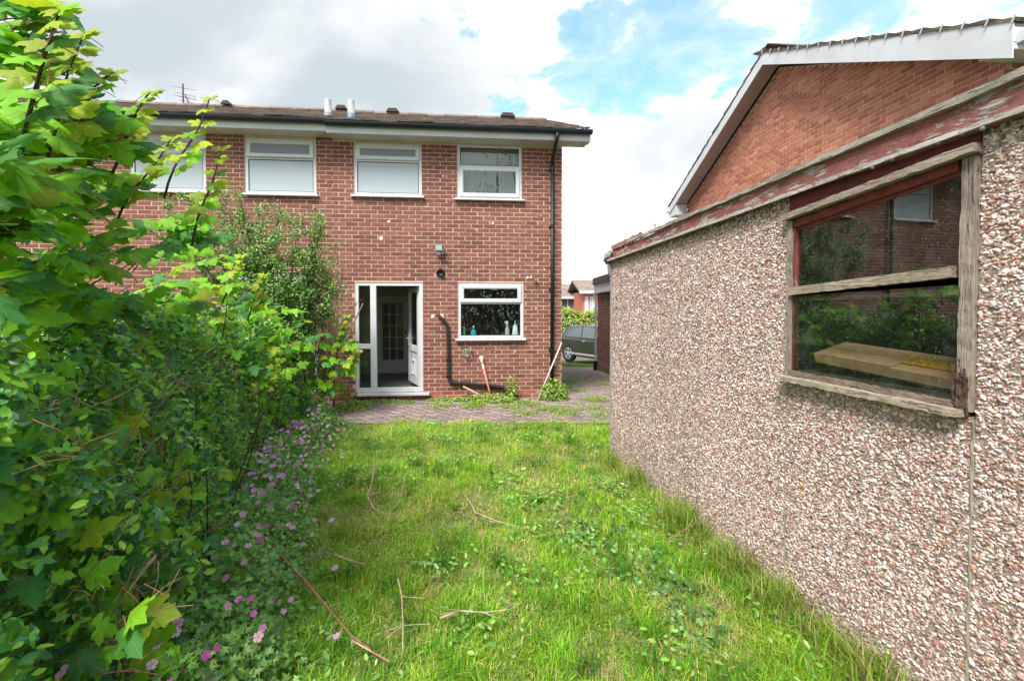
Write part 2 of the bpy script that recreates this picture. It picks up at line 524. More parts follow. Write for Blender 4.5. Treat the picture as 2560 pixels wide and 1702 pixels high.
# ------------------------------------------------------------------ brickwork
BRICK_ME = {}
def brick_mesh(mat):
    k = mat.name
    if k not in BRICK_ME:
        mb = MB(); b = 0.003
        x, z = 0.213, 0.0637
        mb.v = [(0, .012, 0), (x, .012, 0), (x, .012, z), (0, .012, z), (0, -.0025, 0), (x, -.0025, 0), (x, -.0025, z), (0, -.0025, z),
                (b, -.0045, b), (x - b, -.0045, b), (x - b, -.0045, z - b), (b, -.0045, z - b)]
        mb.f = [(8, 9, 10, 11)]
        for i in range(4):
            j = (i + 1) % 4
            mb.f += [(4 + i, 4 + j, 8 + j, 8 + i), (i, j, 4 + j, 4 + i)]
        me = bpy.data.meshes.new('brick'); me.from_pydata(mb.v, [], mb.f); me.materials.append(mat)
        BRICK_ME[k] = me
    return BRICK_ME[k]

def brickwork(wall, x0, x1, z0, z1, openings, mat, clip=None, single_key=None, n_single=300, rowmat=None, half=0.0, seed=3):
    """stretcher bond: the n_single bricks that single_key ranks first are objects, the rest one stuff part per material"""
    rd = random.Random(seed)
    allb = []; rows = int((z1 - z0) / 0.075)
    for i in range(rows):
        za = z0 + i * 0.075; zb = za + 0.0637
        lo, hi = x0, x1
        if clip:
            c = clip(zb)
            if c is None: continue
            lo, hi = max(lo, c[0]), min(hi, c[1])
        iv = [(lo, hi)]
        for (a, b0, c_, d) in openings:
            if zb > b0 + .02 and za < d - .02:
                nv = []
                for (p, q) in iv:
                    if c_ <= p or a >= q: nv.append((p, q)); continue
                    if a > p: nv.append((p, a - .006))
                    if c_ < q: nv.append((c_ + .006, q))
                iv = nv
        x = x1 - 0.225 * (math.ceil((x1 - x0) / 0.225) + 1) + (0.1125 if i % 2 else 0) + half
        while x < x1:
            jit = rd.uniform(-.004, .004)
            for (p, q) in iv:
                a = max(p, x + jit); b = min(q, x + 0.213 + jit)
                if b - a > 0.03: allb.append((a, b, za, zb, i))
            x += 0.225
    singles = set()
    if single_key:
        cand = [(single_key((b[0] + b[1]) / 2, (b[2] + b[3]) / 2), k) for k, b in enumerate(allb) if b[1] - b[0] > 0.2129]
        cand = [c for c in cand if c[0] is not None]
        singles = set(k for _, k in sorted(cand)[:n_single])
    rest = {}
    for k, (a, b, za, zb, i) in enumerate(allb):
        m = rowmat(i) if rowmat else mat
        dy = max(-.002, min(.0012, rd.gauss(0, .0008))); tz = rd.gauss(0, .0012)
        if k in singles:
            o = bpy.data.objects.new('brick', brick_mesh(m)); COL.objects.link(o); o.parent = wall
            o.location = (a, dy, za + tz)
        else:
            mb = rest.setdefault(m.name, (MB(), m))[0]; s = .003
            y = dy
            st = len(mb.v); za2, zb2 = za + tz, zb + tz
            mb.v += [(a, .012, za2), (b, .012, za2), (b, .012, zb2), (a, .012, zb2), (a, y - .0025, za2), (b, y - .0025, za2), (b, y - .0025, zb2), (a, y - .0025, zb2),
                     (a + s, y - .0045, za2 + s), (b - s, y - .0045, za2 + s), (b - s, y - .0045, zb2 - s), (a + s, y - .0045, zb2 - s)]
            mb.f.append((st + 8, st + 9, st + 10, st + 11))
            for e in range(4):
                j = (e + 1) % 4
                mb.f += [(st + 4 + e, st + 4 + j, st + 8 + j, st + 8 + e), (st + e, st + j, st + 4 + j, st + 4 + e)]
    for mb, m in rest.values():
        o = mb.build('brick_courses', m, wall); o['kind'] = 'stuff'

def wall_with_openings(x0, x1, z0, z1, y0, y1, openings, name, mat, parent):
    xs = sorted(set([x0, x1] + [min(max(v, x0), x1) for o in openings for v in (o[0], o[2])]))
    zs = sorted(set([z0, z1] + [min(max(v, z0), z1) for o in openings for v in (o[1], o[3])]))
    mb = MB()
    for j in range(len(zs) - 1):
        zc = (zs[j] + zs[j + 1]) / 2; run = None
        for i in range(len(xs) - 1):
            xc = (xs[i] + xs[i + 1]) / 2
            hole = any(o[0] < xc < o[2] and o[1] < zc < o[3] for o in openings)
            if not hole and run is None: run = xs[i]
            if hole and run is not None: mb.box(run, y0, zs[j], xs[i], y1, zs[j + 1]); run = None
        if run is not None: mb.box(run, y0, zs[j], x1, y1, zs[j + 1])
    return mb.build(name, mat, parent)

def tile_slope(name, parent, x0, x1, p_eave, p_ridge, mat, course=0.29, tw=0.3, thick=0.022, seed=1):
    """overlapping roof tiles between two points in the local y,z plane, as one stuff part"""
    rd = random.Random(seed); mb = MB()
    e = Vector((0, *p_eave)); r = Vector((0, *p_ridge)); L = (r - e).length; d = (r - e).normalized()
    n = Vector((0, -d.z, d.y)) if d.y > 0 else Vector((0, d.z, -d.y))
    nrow = int(L / course) + 1
    for j in range(nrow):
        s0 = j * course; s1 = min(s0 + course + 0.06, L + 0.05)
        x = x0 - (0.15 if j % 2 else 0)
        while x < x1:
            a = max(x, x0); b = min(x + tw - .006, x1)
            if b - a > .04:
                lift = 0.03 + rd.uniform(-.006, .008); tl = rd.uniform(-.004, .004)
                q = []
                for (xx, ss, hh) in ((a, s0, lift + tl), (b, s0, lift - tl), (b, s1, .004), (a, s1, .004)):
                    p = e + d * ss + n * hh; q.append((xx, p.y, p.z))
                st = len(mb.v)
                mb.v += q + [(v[0], v[1] - n.y * thick, v[2] - n.z * thick) for v in q]
                mb.f += [(st, st + 1, st + 2, st + 3), (st, st + 4, st + 5, st + 1), (st + 1, st + 5, st + 6, st + 2), (st + 3, st + 7, st + 4, st)]
            x += tw
    o = mb.build(name, mat, parent); o['kind'] = 'stuff'; return o

# ------------------------------------------------------------------ pair of houses at the end of the garden
A = R(5.4)
HF = Frame((0.9345, 8.818, 0), (math.cos(A), math.sin(A)))
def rect(x0, y0, x1, y1, fr=HF, w=0.0):
    ym = (y0 + y1) / 2; xm = (x0 + x1) / 2
    return (fr.uv(x0, ym, w)[0], fr.uv(xm, y1, w)[1], fr.uv(x1, ym, w)[0], fr.uv(xm, y0, w)[1])
PARTY = HF.uv(833, 500)[0]
RW = {  # openings measured on the photograph
    'centre': rect(885, 358, 1054, 490), 'curtain': rect(1143, 363, 1304, 498),
    'kitchen': rect(1145, 707, 1308, 846), 'door': rect(888, 706, 1057, 981)}
LW = {'left': rect(612, 345, 790, 486), 'far': rect(326, 336, 514, 478), 'patio': rect(560, 690, 794, 985)}
w = LW['far'][2] - LW['far'][0]
LW['outer'] = (LW['far'][0] - 2.4, LW['far'][1], LW['far'][0] - 1.25, LW['far'][3])
WALLTOP = 4.72
t = NT('frosted_glass')
nz = t.noise(240, 3); nz2 = t.noise(2.0, 2)
t.prin(t.mix(t.ramp(nz, 0.35, 0.65, 0, 0.5), t.mix(nz2, (0.31, 0.38, 0.43), (0.38, 0.45, 0.50)), (0.48, 0.54, 0.58)), 0.4, t.bump(nz, 0.6, 0.005), Coat_Weight=0.8, Coat_Roughness=0.12); M['frost'] = t.mat
t = NT('frosted_glass_dark')
nz = t.noise(220, 3)
t.prin(t.mix(t.ramp(nz, 0.35, 0.65), (0.12, 0.16, 0.19), (0.24, 0.29, 0.33)), 0.18, t.bump(nz, 0.6, 0.004)); M['frost_dark'] = t.mat
M['curtain'] = plain('net_curtain', (0.42, 0.50, 0.47), 0.9, 0.25, 3, stretch=(10, 10, .4))

def upvc_window(house, r, tz, upper, lower, pane_u, pane_l, ajar=0.0, sillw=.05):
    """frame with a transom at height tz; upper / lower = 'sash' or 'fixed'"""
    u0, v0, u1, v1 = r; fw = 0.052; y0, y1 = 0.012, 0.085
    mb = MB(); mb.frame(u0, v0, u1, v1, fw, y0, y1); mb.box(u0 + fw, y0, tz - .022, u1 - fw, y1, tz + .022)
    fr = mb.build('window', M['upvc'], house, bevel=.004)
    for (a, b, kind, pm, aj) in ((tz + .022, v1 - fw, upper, pane_u, ajar), (v0 + fw, tz - .022, lower, pane_l, 0)):
        x0, x1 = u0 + fw, u1 - fw
        if kind == 'sash':
            s = MB(); sw = .058
            s.frame(x0 - .012, a - .012, x1 + .012, b + .012, sw, -0.012, y0 - .002)
            if aj: s.xf(Matrix.Translation((0, 0, b)) @ Matrix.Rotation(aj, 4, 'X') @ Matrix.Translation((0, 0, -b)))
            so = s.build('sash', M['upvc'], fr, bevel=.004)
            x0 += sw - .012; x1 -= sw - .012; a += sw - .012; b -= sw - .012
            yp = 0.002
        else:
            yp = 0.03
        g = MB(); g.box(x0 + .012, yp - .003, a + .012, x1 - .012, yp + .0, b - .012); 
        pm_o = g.build('pane', pm, fr)
        bd = MB(); bd.frame(x0, a, x1, b, .011, yp - .008, yp + .006); bd.build('glazing_bead', M['black'] if kind == 'fixed' else M['upvc'], fr)
    if sillw:
        s = MB(); s.prism([(u0 - sillw, v0 - .035), (u1 + sillw, v0 - .035), (u1 + sillw, v0 - .002), (u0 - sillw, v0 - .002)], -0.075, 0.03)
        s.build('sill', M['upvc'], fr, bevel=.005)
    return fr

def house_shell(name, label, u0, u1, openings, lintel_rooms, dz, seed, side, single_key):
    h = empty(name, mat=HF.m); tag(h, label, 'house')
    top = WALLTOP + dz
    ops = list(openings)
    wall = wall_with_openings(u0, u1, -0.2, top, 0.0, 0.24, ops, 'wall', M['mortar'], h)
    brickwork(wall, u0, u1, -0.065, top - .01, ops, M['brick'], single_key=single_key, seed=seed,
              rowmat=lambda i: M['brick_plinth'] if i < 3 else M['brick'])
    D = 7.6
    sw = MB()
    sw.prism([(0.25, -.7), (D, -.7), (D, top), (D / 2, top + 1.93), (0.25, top)], 0, .24)
    Mx = Matrix(((0, 1, 0, 0), (1, 0, 0, 0), (0, 0, 1, 0), (0, 0, 0, 1)))
    for x in ((u1 - .242,) if side == 'r' else (u0 + .002,)):
        q = MB(); q.v = [(x + v[1], v[0], v[2]) for v in sw.v]; q.f = list(sw.f); q.build('gable_wall', M['brick_far'], h)
    b = MB(); b.box(u0 + .25, D - .24, -.7, u1 - .25, D, top); b.build('rear_wall', M['brick_far'], h)
    p = MB(); p.box(u0 + .25, .26, 2.42, u1 - .25, D - .26, 2.55); p.box(u0 + .25, .26, -.1, u1 - .25, D - .26, .10); p.box(u0 + .25, .26, top - .12, u1 - .25, D - .26, top - .02)
    p.build('floor', M['dark_room'], h)
    # eaves
    f = MB(); fx0 = u0; fx1 = u1 + (.42 if side == 'r' else 0)
    f.box(fx0, -.375, top - .045, fx1, -.35, top + .135); fo = f.build('fascia_board', M['board'], h)
    s = MB(); nb = int((fx1 - fx0) / .3)
    s.box(fx0, -.349, top - .03, fx1, -.003, top - .012); so = s.build('soffit', M['soffit'], h)
    g = MB()
    x = fx0
    while x < fx1:
        g.box(x, -.345, top - .036, x + .012, -.01, top - .031); x += .3
    g.build('soffit_joint', M['mortar'], so)['kind'] = 'stuff'
    gp = []
    for k in range(9):
        a = math.pi * k / 8
        gp.append((-.432 + .06 * math.cos(a + math.pi), top + .125 + .075 * math.sin(a + math.pi)))
    gut = MB(); st = len(gut.v)
    prof = gp + [(y * .0 + (-.432 + (y + .432) * .88), z + .004) for y, z in reversed(gp)]
    n = len(prof)
    xe = fx1 + (.03 if side == 'r' else 0)
    for xx in (fx0, xe): gut.v += [(xx, y, z) for y, z in prof]
    gut.f += [(i, (i + 1) % n, n + (i + 1) % n, n + i) for i in range(n)] + [tuple(range(n)), tuple(range(2 * n - 1, n - 1, -1))]
    gut.box(xe, -.49, top + .066, xe + .006, -.375, top + .132)
    go = gut.build('gutter', M['gutter'], h)
    x = u1 - .35 if side == 'r' else u1 - .5
    while x > fx0 + .1:
        br = MB(); q = [(-.432 + .063 * math.cos(math.pi + math.pi * k / 8), top + .13 + .066 * math.sin(math.pi + math.pi * k / 8)) for k in range(9)]
        q2 = [(-.432 + .056 * math.cos(math.pi + math.pi * k / 8), top + .13 + .059 * math.sin(math.pi + math.pi * k / 8)) for k in reversed(range(9))]
        pts = q + q2; st = 0
        br.v = [(x, y, z) for y, z in pts] + [(x + .03, y, z) for y, z in pts]; m_ = len(pts)
        br.f = [(i, (i + 1) % m_, m_ + (i + 1) % m_, m_ + i) for i in range(m_)] + [tuple(range(m_)), tuple(range(2 * m_ - 1, m_ - 1, -1))]
        br.build('gutter_bracket', M['black'], go); x -= .82
    # roof
    rz = top + 1.95; e = (-.43, top + .15); rg = (D / 2, rz)
    deck = MB()
    deck.prism([(e[0] + .03, e[1] - .03), (rg[0], rg[1] - .02), (D + .4, e[1] - .03), (D + .4, e[1] - .06), (rg[0], rg[1] - .06), (e[0] + .03, e[1] - .06)], fx0, fx1 - .01)
    deck.v = [(v[1], v[0], v[2]) for v in deck.v]
    ro = deck.build('roof', M['tile'], h)
    tile_slope('roof_tiles', ro, fx0, fx1, e, rg, M['tile'], seed=seed)
    rd = MB()
    x = fx0
    while x < fx1 - .1:
        k = random.uniform(-.008, .008)
        st = len(rd.v)
        for xx in (x, min(x + .44, fx1)):
            for a in range(7):
                an = math.pi * a / 6
                rd.v.append((xx, rg[0] + .12 * math.cos(an), rg[1] - .01 + k + .085 * math.sin(an)))
        rd.f += [(st + i, st + i + 1, st + 8 + i, st + 7 + i) for i in range(6)] + [tuple(range(st, st + 7)), tuple(range(st + 13, st + 6, -1))]
        x += .45
    rd.build('ridge_tiles', M['tile'], ro)
    return h, wall, ro, top

def far_brick(name, mort, c1, c2, scale=1.0):
    t = NT(name); g = t.N('ShaderNodeNewGeometry')
    tc = t.N('ShaderNodeTexCoord'); sp = t.N('ShaderNodeSeparateXYZ'); t.L(tc.outputs['Object'], sp.inputs[0])
    cb = t.N('ShaderNodeCombineXYZ'); t.L(t.math('ADD', sp.outputs[0], sp.outputs[1]), cb.inputs[0]); t.L(sp.outputs[2], cb.inputs[1])
    b = t.N('ShaderNodeTexBrick'); t.L(cb.outputs[0], b.inputs[0])
    b.inputs['Color1'].default_value = (*c1, 1); b.inputs['Color2'].default_value = (*c2, 1); b.inputs['Mortar'].default_value = (*mort, 1)
    b.inputs['Scale'].default_value = 1; b.inputs['Brick Width'].default_value = .225; b.inputs['Row Height'].default_value = .075; b.inputs['Mortar Size'].default_value = .006
    t.prin(b.outputs[0], 0.9, t.bump(b.outputs['Fac'], -0.4, 0.006)); return t.mat
M['brick_far'] = far_brick('distant_brickwork', (0.5, 0.37, 0.3), (0.20, 0.07, 0.05), (0.29, 0.10, 0.07))

def right_house():
    def key(x, z):
        # bricks in plain view right of the door, nearest first
        return (Vector((HF.m @ Vector((x, 0, z)))) - EYE).length if z > 0.2 else None
    ops = list(RW.values())
    h, wall, roof, top = house_shell('brick_house', 'red brick house with open white back door and black downpipe at its corner', PARTY, 0.0, ops, None, 0.0, 5, 'r', key)
    # windows
    def tz(py, px): return HF.uv(px, py)[1]
    upvc_window(h, RW['centre'], tz(402, 970), 'sash', 'fixed', M['frost_dark'], M['frost'], ajar=-0.05)
    upvc_window(h, RW['curtain'], tz(417, 1224), 'fixed', 'sash', M['glass'], M['glass'])
    kw = upvc_window(h, RW['kitchen'], tz(757, 1226), 'sash', 'fixed', M['glass'], M['glass'])
    # curtains
    u0, v0, u1, v1 = RW['curtain']
    for (a, b, nf, y) in ((u0 + .03, u0 + .62 * (u1 - u0), 11, .30), (u0 + .66 * (u1 - u0), u1 - .02, 8, .24)):
        c = MB(); n = nf * 8
        for k in range(n + 1):
            x = a + (b - a) * k / n; yy = y + .028 * math.sin(k / 8 * 2 * math.pi) + .008 * math.sin(k * 1.7)
            c.v += [(x, yy, v0 - .1), (x, yy, v1 + .05)]
        c.f = [(2 * k, 2 * k + 2, 2 * k + 3, 2 * k + 1) for k in range(n)]
        c.build('curtain', M['curtain'], h, smooth=True)
    rm = MB(); rm.box(u0 - .6, 2.6, 2.56, u1 + .4, 2.66, top - .13); rm.build('bedroom_wall', M['pale_room'], h)
    # kitchen behind the door
    fl = 0.16
    k = MB(); k.box(-4.3, .26, .101, -.25, 2.9, fl); k.build('kitchen_floor', plain('kitchen_floor', (0.16, 0.14, 0.13), .5, .3, 5), h)
    du0, dv0, du1, dv1 = RW['door']
    W = 2.45
    def uvw(px, py, w=W): return HF.uv(px, py, w)
    ix0, _ = uvw(942, 850); ix1, _ = uvw(1022, 850); iz1 = uvw(980, 745)[1]
    part = wall_with_openings(-4.3, -.25, fl + .001, 2.41, W, W + .1, [(ix0 - .03, fl + .002, ix1 + .03, iz1 + .05)], 'kitchen_partition', M['dark_room'], h)
    cw = MB(); cw.box(-4.3, .26, fl + .002, -4.2, W - .01, 2.41); cw.box(-.31, .26, fl + .002, -.26, W - .01, 2.41); cw.build('kitchen_wall', M['dark_room'], h)
    idm = plain('interior_door_paint', (0.70, 0.66, 0.60), .5, .1, 4)
    d = MB(); d.frame(ix0 - .03, fl + .002, ix1 + .03, iz1 + .05, .05, W - .02, W + .08, .001)
    ido = d.build('inner_door', idm, h)
    a0, b0, a1, b1 = ix0 + .025, fl + .012, ix1 - .025, iz1 - .004
    lf = MB(); sw = .10; gb = .30
    lf.box(a0, W + .02, b0, a0 + sw, W + .055, b1); lf.box(a1 - sw, W + .02, b0, a1, W + .055, b1)
    lf.box(a0 + sw, W + .02, b0, a1 - sw, W + .055, b0 + gb); lf.box(a0 + sw, W + .02, b1 - .11, a1 - sw, W + .055, b1)
    gx0, gx1, gz0, gz1 = a0 + sw, a1 - sw, b0 + gb, b1 - .11
    for i in (1, 2):
        x = gx0 + (gx1 - gx0) * i / 3; lf.box(x - .009, W + .022, gz0, x + .009, W + .05, gz1)
    for i in range(1, 5):
        z = gz0 + (gz1 - gz0) * i / 5
        for j in range(3):
            xa = gx0 + (gx1 - gx0) * j / 3 + .0092; xb = gx0 + (gx1 - gx0) * (j + 1) / 3 - .0092
            lf.box(xa, W + .022, z - .009, xb, W + .05, z + .009)
    lf.build('door_leaf', idm, ido)
    for i in range(5):
        for j in range(3):
            g = MB(); xa = gx0 + (gx1 - gx0) * j / 3; xb = gx0 + (gx1 - gx0) * (j + 1) / 3; za = gz0 + (gz1 - gz0) * i / 5; zb = gz0 + (gz1 - gz0) * (i + 1) / 5
            g.box(xa + .01, W + .034, za + .01, xb - .01, W + .038, zb - .01); g.build('pane', M['glass'], ido)
    kn = MB(); kn.lathe([(.0, 0), (.02, .002), (.024, .02), (.01, .03), (.01, .05)], 10); kn.xf(Matrix.Translation((a1 - .05, W - .03, 1.12)) @ Matrix.Rotation(R(-90), 4, 'X'))
    kn.build('door_knob', M['black'], ido, smooth=True)
    hall = MB(); hall.box(-4.3, 4.6, fl, -.25, 4.7, 2.41); hall.build('hall_wall', M['dark_room'], h)
    # outer door: frame with sidelight, mullion, threshold
    y0, y1 = .01, .085
    m0 = HF.uv(926, 850)[0]; m1 = HF.uv(941, 850)[0]
    fr = MB(); fw = .062
    fr.box(du0, y0, dv0, du0 + fw, y1, dv1); fr.box(du1 - fw, y0, dv0, du1, y1, dv1)
    fr.box(du0 + fw, y0, dv1 - fw, du1 - fw, y1, dv1); fr.box(du0 + fw, y0, dv0, du1 - fw, y1, dv0 + .085)
    fr.box(m0, y0 - .003, dv0 + .085, m1, y1, dv1 - fw)
    zr = HF.uv(900, 866)[1]
    fr.box(du0 + fw, y0 + .004, zr - .045, m0, y1, zr + .045)
    do = fr.build('door_frame', M['upvc'], h, bevel=.004)
    for (a, b) in ((dv0 + .085, zr - .045), (zr + .045, dv1 - fw)):
        g = MB(); g.box(du0 + fw, .035, a, m0, .04, b); g.build('pane', M['glass'], do)
    s = MB(); s.box(du0 - .08, -.09, dv0 - .05, du1 + .12, .05, dv0 - .003); s.build('threshold', M['upvc'], do, bevel=.006)
    # leaf swung inwards on the right jamb
    wdt = du1 - fw - m1 - .01; H0, H1 = dv0 + .095, dv1 - fw - .012
    MX = Matrix.Translation((du1 - fw - .03, .085, 0)) @ Matrix.Rotation(R(-69), 4, 'Z')
    def leafmesh(build):
        q = MB(); build(q); q.xf(MX); return q
    st_ = .095; zm = zr - .08
    def lf2(q):
        for (a, b, c, d_) in ((-wdt, H0, -wdt + st_, H1), (-st_, H0, 0, H1), (-wdt + st_, H0, -st_, H0 + .16), (-wdt + st_, H1 - st_, -st_, H1), (-wdt + st_, zm - .06, -st_, zm + .06)):
            q.box(a, 0, b, c, .055, d_)
    leaf = leafmesh(lf2).build('door_leaf', M['upvc'], do, bevel=.003)
    leafmesh(lambda q: q.box(-wdt + st_, .025, zm + .06, -st_, .03, H1 - st_)).build('pane', M['glass'], do)
    leafmesh(lambda q: q.box(-wdt + st_, .018, H0 + .16, -st_, .037, zm - .06)).build('lower_panel', plain('door_panel', (.52, .56, .62), .3, .05), do)
    leafmesh(lambda q: q.frame(-wdt / 2 - .13, H0 + .17, -wdt / 2 + .13, H0 + .46, .03, -.012, .018)).build('cat_flap', M['upvc'], do)
    def hd(q):
        q.box(-wdt + .035, -.014, zm + .05, -wdt + .06, 0, zm + .27); q.tube([(-wdt + .047, -.01, zm + .18), (-wdt + .047, -.05, zm + .18), (-wdt + .14, -.052, zm + .185)], .009, 8)
        q.tube([(-wdt + .047, .055, zm + .18), (-wdt + .047, .10, zm + .18), (-wdt + .14, .10, zm + .185)], .009, 8)
    leafmesh(hd).build('door_handle', M['upvc'], do)
    # verge end of the eaves: boxed end board
    e = MB(); e.prism([(-.375, top - .045), (-.18, top - .045), (.10, top + .12), (.10, top + .32), (-.375, top + .13)], 0, .02)
    e.v = [(v[1] + .42, v[0], v[2]) for v in e.v]; e.build('eaves_end_board', M['board'], h)
    bb = MB(); D = 7.6
    bb.prism([(.10, top + .21), (D / 2, top + 1.90), (D / 2, top + 1.72), (.10, top + .03)], 0, .02); bb.v = [(v[1] + .42, v[0], v[2]) for v in bb.v]
    bb.build('barge_board', M['board'], h)
    vs_ = MB(); vs_.prism([(.02, top + .0), (D / 2, top + 1.72), (D / 2, top + 1.70), (.02, top - .02)], 0, .415); vs_.v = [(v[1] + .003, v[0], v[2]) for v in vs_.v]
    vs_.build('verge_soffit', M['soffit'], h)
    # downpipe
    dx = HF.uv(1383, 700, -.07)[0]
    dp = MB(); dp.tube([(dx, -.432, top + .09), (dx, -.432, top - .02), (dx - .012, -.30, top - .14), (dx - .02, -.11, top - .30), (dx - .02, -.075, top - .38)], .036, 12)
    dp.tube([(dx - .02, -.075, top - .36), (dx - .02, -.075, .05)], .034, 12)
    dpo = dp.build('downpipe', M['black'], h, smooth=True)
    for z in (4.25, 3.2, 2.05, 0.9):
        c = MB(); c.tube([(dx - .02, -.075, z - .03), (dx - .02, -.075, z + .03)], .041, 12); c.box(dx - .075, -.04, z - .015, dx + .035, -.002, z + .015); c.build('pipe_clip', M['black'], dpo)
    # extractor vent
    vx, vz = HF.uv(1101, 683)
    v = MB(); v.lathe([(.083, 0), (.083, .02), (.07, .035), (.062, .05), (.055, .055), (.05, .03), (.02, .02)], 20); v.xf(Matrix.Translation((vx, -.005, vz)) @ Matrix.Rotation(R(90), 4, 'X'))
    v.build('extractor_vent', M['black'], h, smooth=True)
    v = MB(); v.lathe([(.089, 0), (.089, .008)], 14); v.xf(Matrix.Translation((vx - .004, -.004, vz - .006)) @ Matrix.Rotation(R(90), 4, 'X')); v.build('vent_mortar', M['patch'], h)
    # floodlight with sensor
    sx, sz = HF.uv(1098, 627)
    fl_ = MB(); fl_.box(sx - .075, -.16, sz - .01, sx + .075, -.06, sz + .09); fo = fl_.build('security_light', M['black'], h, bevel=.008)
    g = MB(); g.box(sx - .06, -.165, sz + .005, sx + .06, -.161, sz + .078); g.build('lens', plain('lamp_lens', (.36, .42, .40), .15, .1), fo)
    g = MB(); g.box(sx - .078, -.163, sz - .012, sx + .078, -.15, sz + .0); g.box(sx - .078, -.166, sz + .084, sx + .078, -.14, sz + .096); g.build('rim', plain('lamp_rim', (.4, .4, .42), .3, .1), fo)
    g = MB(); g.lathe([(.02, 0), (.03, -.02), (.03, -.06), (.018, -.085)], 12, (sx - .005, -.10, sz - .012)); g.build('sensor', plain('sensor_grey', (.42, .44, .46), .3, .1), fo, smooth=True)
    g = MB(); g.box(sx + .03, -.06, sz - .07, sx + .09, -.005, sz + .01); g.tube([(sx + .07, -.07, sz), (sx + .085, -.08, sz - .05), (sx + .06, -.07, sz - .09)], .006, 6); g.build('bracket', M['metal'], fo)
    # waste pipe in black lagging
    P = [HF.uv(*p, -.06) for p in ((1097, 790), (1110, 800), (1118, 812), (1120, 850), (1121, 900), (1121, 940), (1124, 953), (1134, 957), (1180, 960), (1220, 963), (1245, 966), (1258, 968), (1266, 974), (1270, 985), (1271, 996))]
    wp = MB(); wp.tube([(P[0][0] + .0, -.005, P[0][1] + .01)] + [(a, -.055, b) for a, b in P], .03, 10); wo = wp.build('waste_pipe', M['rubber'], h, smooth=True)
    for i in (4, 5, 9):
        a, b = P[i]; c = MB(); 
        if i < 6: c.box(a - .04, -.09, b - .012, a + .04, -.002, b + .012)
        else: c.box(a - .012, -.09, b - .04, a + .012, -.002, b + .04)
        c.build('pipe_clip', M['black'], wo)
    # overflow and cut-off pipe stubs
    ox, oz = HF.uv(1338, 700)
    q = MB(); q.tube([(ox, -.005, oz), (ox, -.10, oz - .005), (ox - .005, -.13, oz - .03)], .018, 8); q.build('overflow_pipe', plain('overflow', (.30, .17, .14), .5), h)
    # pale mortar patches and filled holes
    for (px, py, s) in ((953, 596, .05), (972, 554, .03), (1082, 790, .045), (1104, 792, .06), (1108, 441, .022), (1232, 558, .028), (1066, 517, .018), (1190, 575, .016), (1352, 539, .014), (1327, 693, .03), (1318, 694, .03), (1198, 651, .014), (1340, 770, .02), (1225, 690, .014), (1171, 690, .012), (1362, 674, .016), (1288, 878, .016), (1237, 880, .014), (1168, 888, .016)):
        a, b = HF.uv(px, py); q = MB(); rr = random.Random(px); n = 11
        pts = [(a + s * rr.uniform(.65, 1.1) * math.cos(2 * math.pi * i / n), b + s * rr.uniform(.55, 1.0) * math.sin(2 * math.pi * i / n)) for i in range(n)]
        q.prism(pts, -.0085, .0); q.build('mortar_patch', M['patch'], h)
    # roof vents, flues
    def on_roof(px, py):
        d = ray(px, py); Rm = HF.m.inverted(); o = Rm @ EYE; dd = Rm.to_3x3() @ d
        slope = (1.70) / (7.6 / 2 + .43); 
        # plane z = top+.15+(y+.43)*slope
        tt = ((top + .15 + .43 * slope) + slope * o.y - o.z) / (dd.z - slope * dd.y)
        return o + dd * tt
    D = 7.6
    for (px0, px1) in ((968, 1000), (1250, 1286)):
        a = HF.uv(px0, 290, D / 2)[0]; b = HF.uv(px1, 300, D / 2)[0]
        q = MB(); q.prism([(a, 0), (b, 0), (b - .06, .085), (a + .06, .085)], D / 2 - .18, D / 2 + .18); q.xf(Matrix.Translation((0, 0, top + 1.98))); q.build('ridge_vent', M['tile_dark'], roof)
    return h, roof, top, on_roof
M['patch'] = plain('pale_mortar', (.66, .58, .52), .9, .2, 40, .5, 90)
M['tile_dark'] = plain('dark_tile', (.06, .035, .03), .8, .3, 10)
house_r, roof_r, top_r, on_roof_r = right_house()

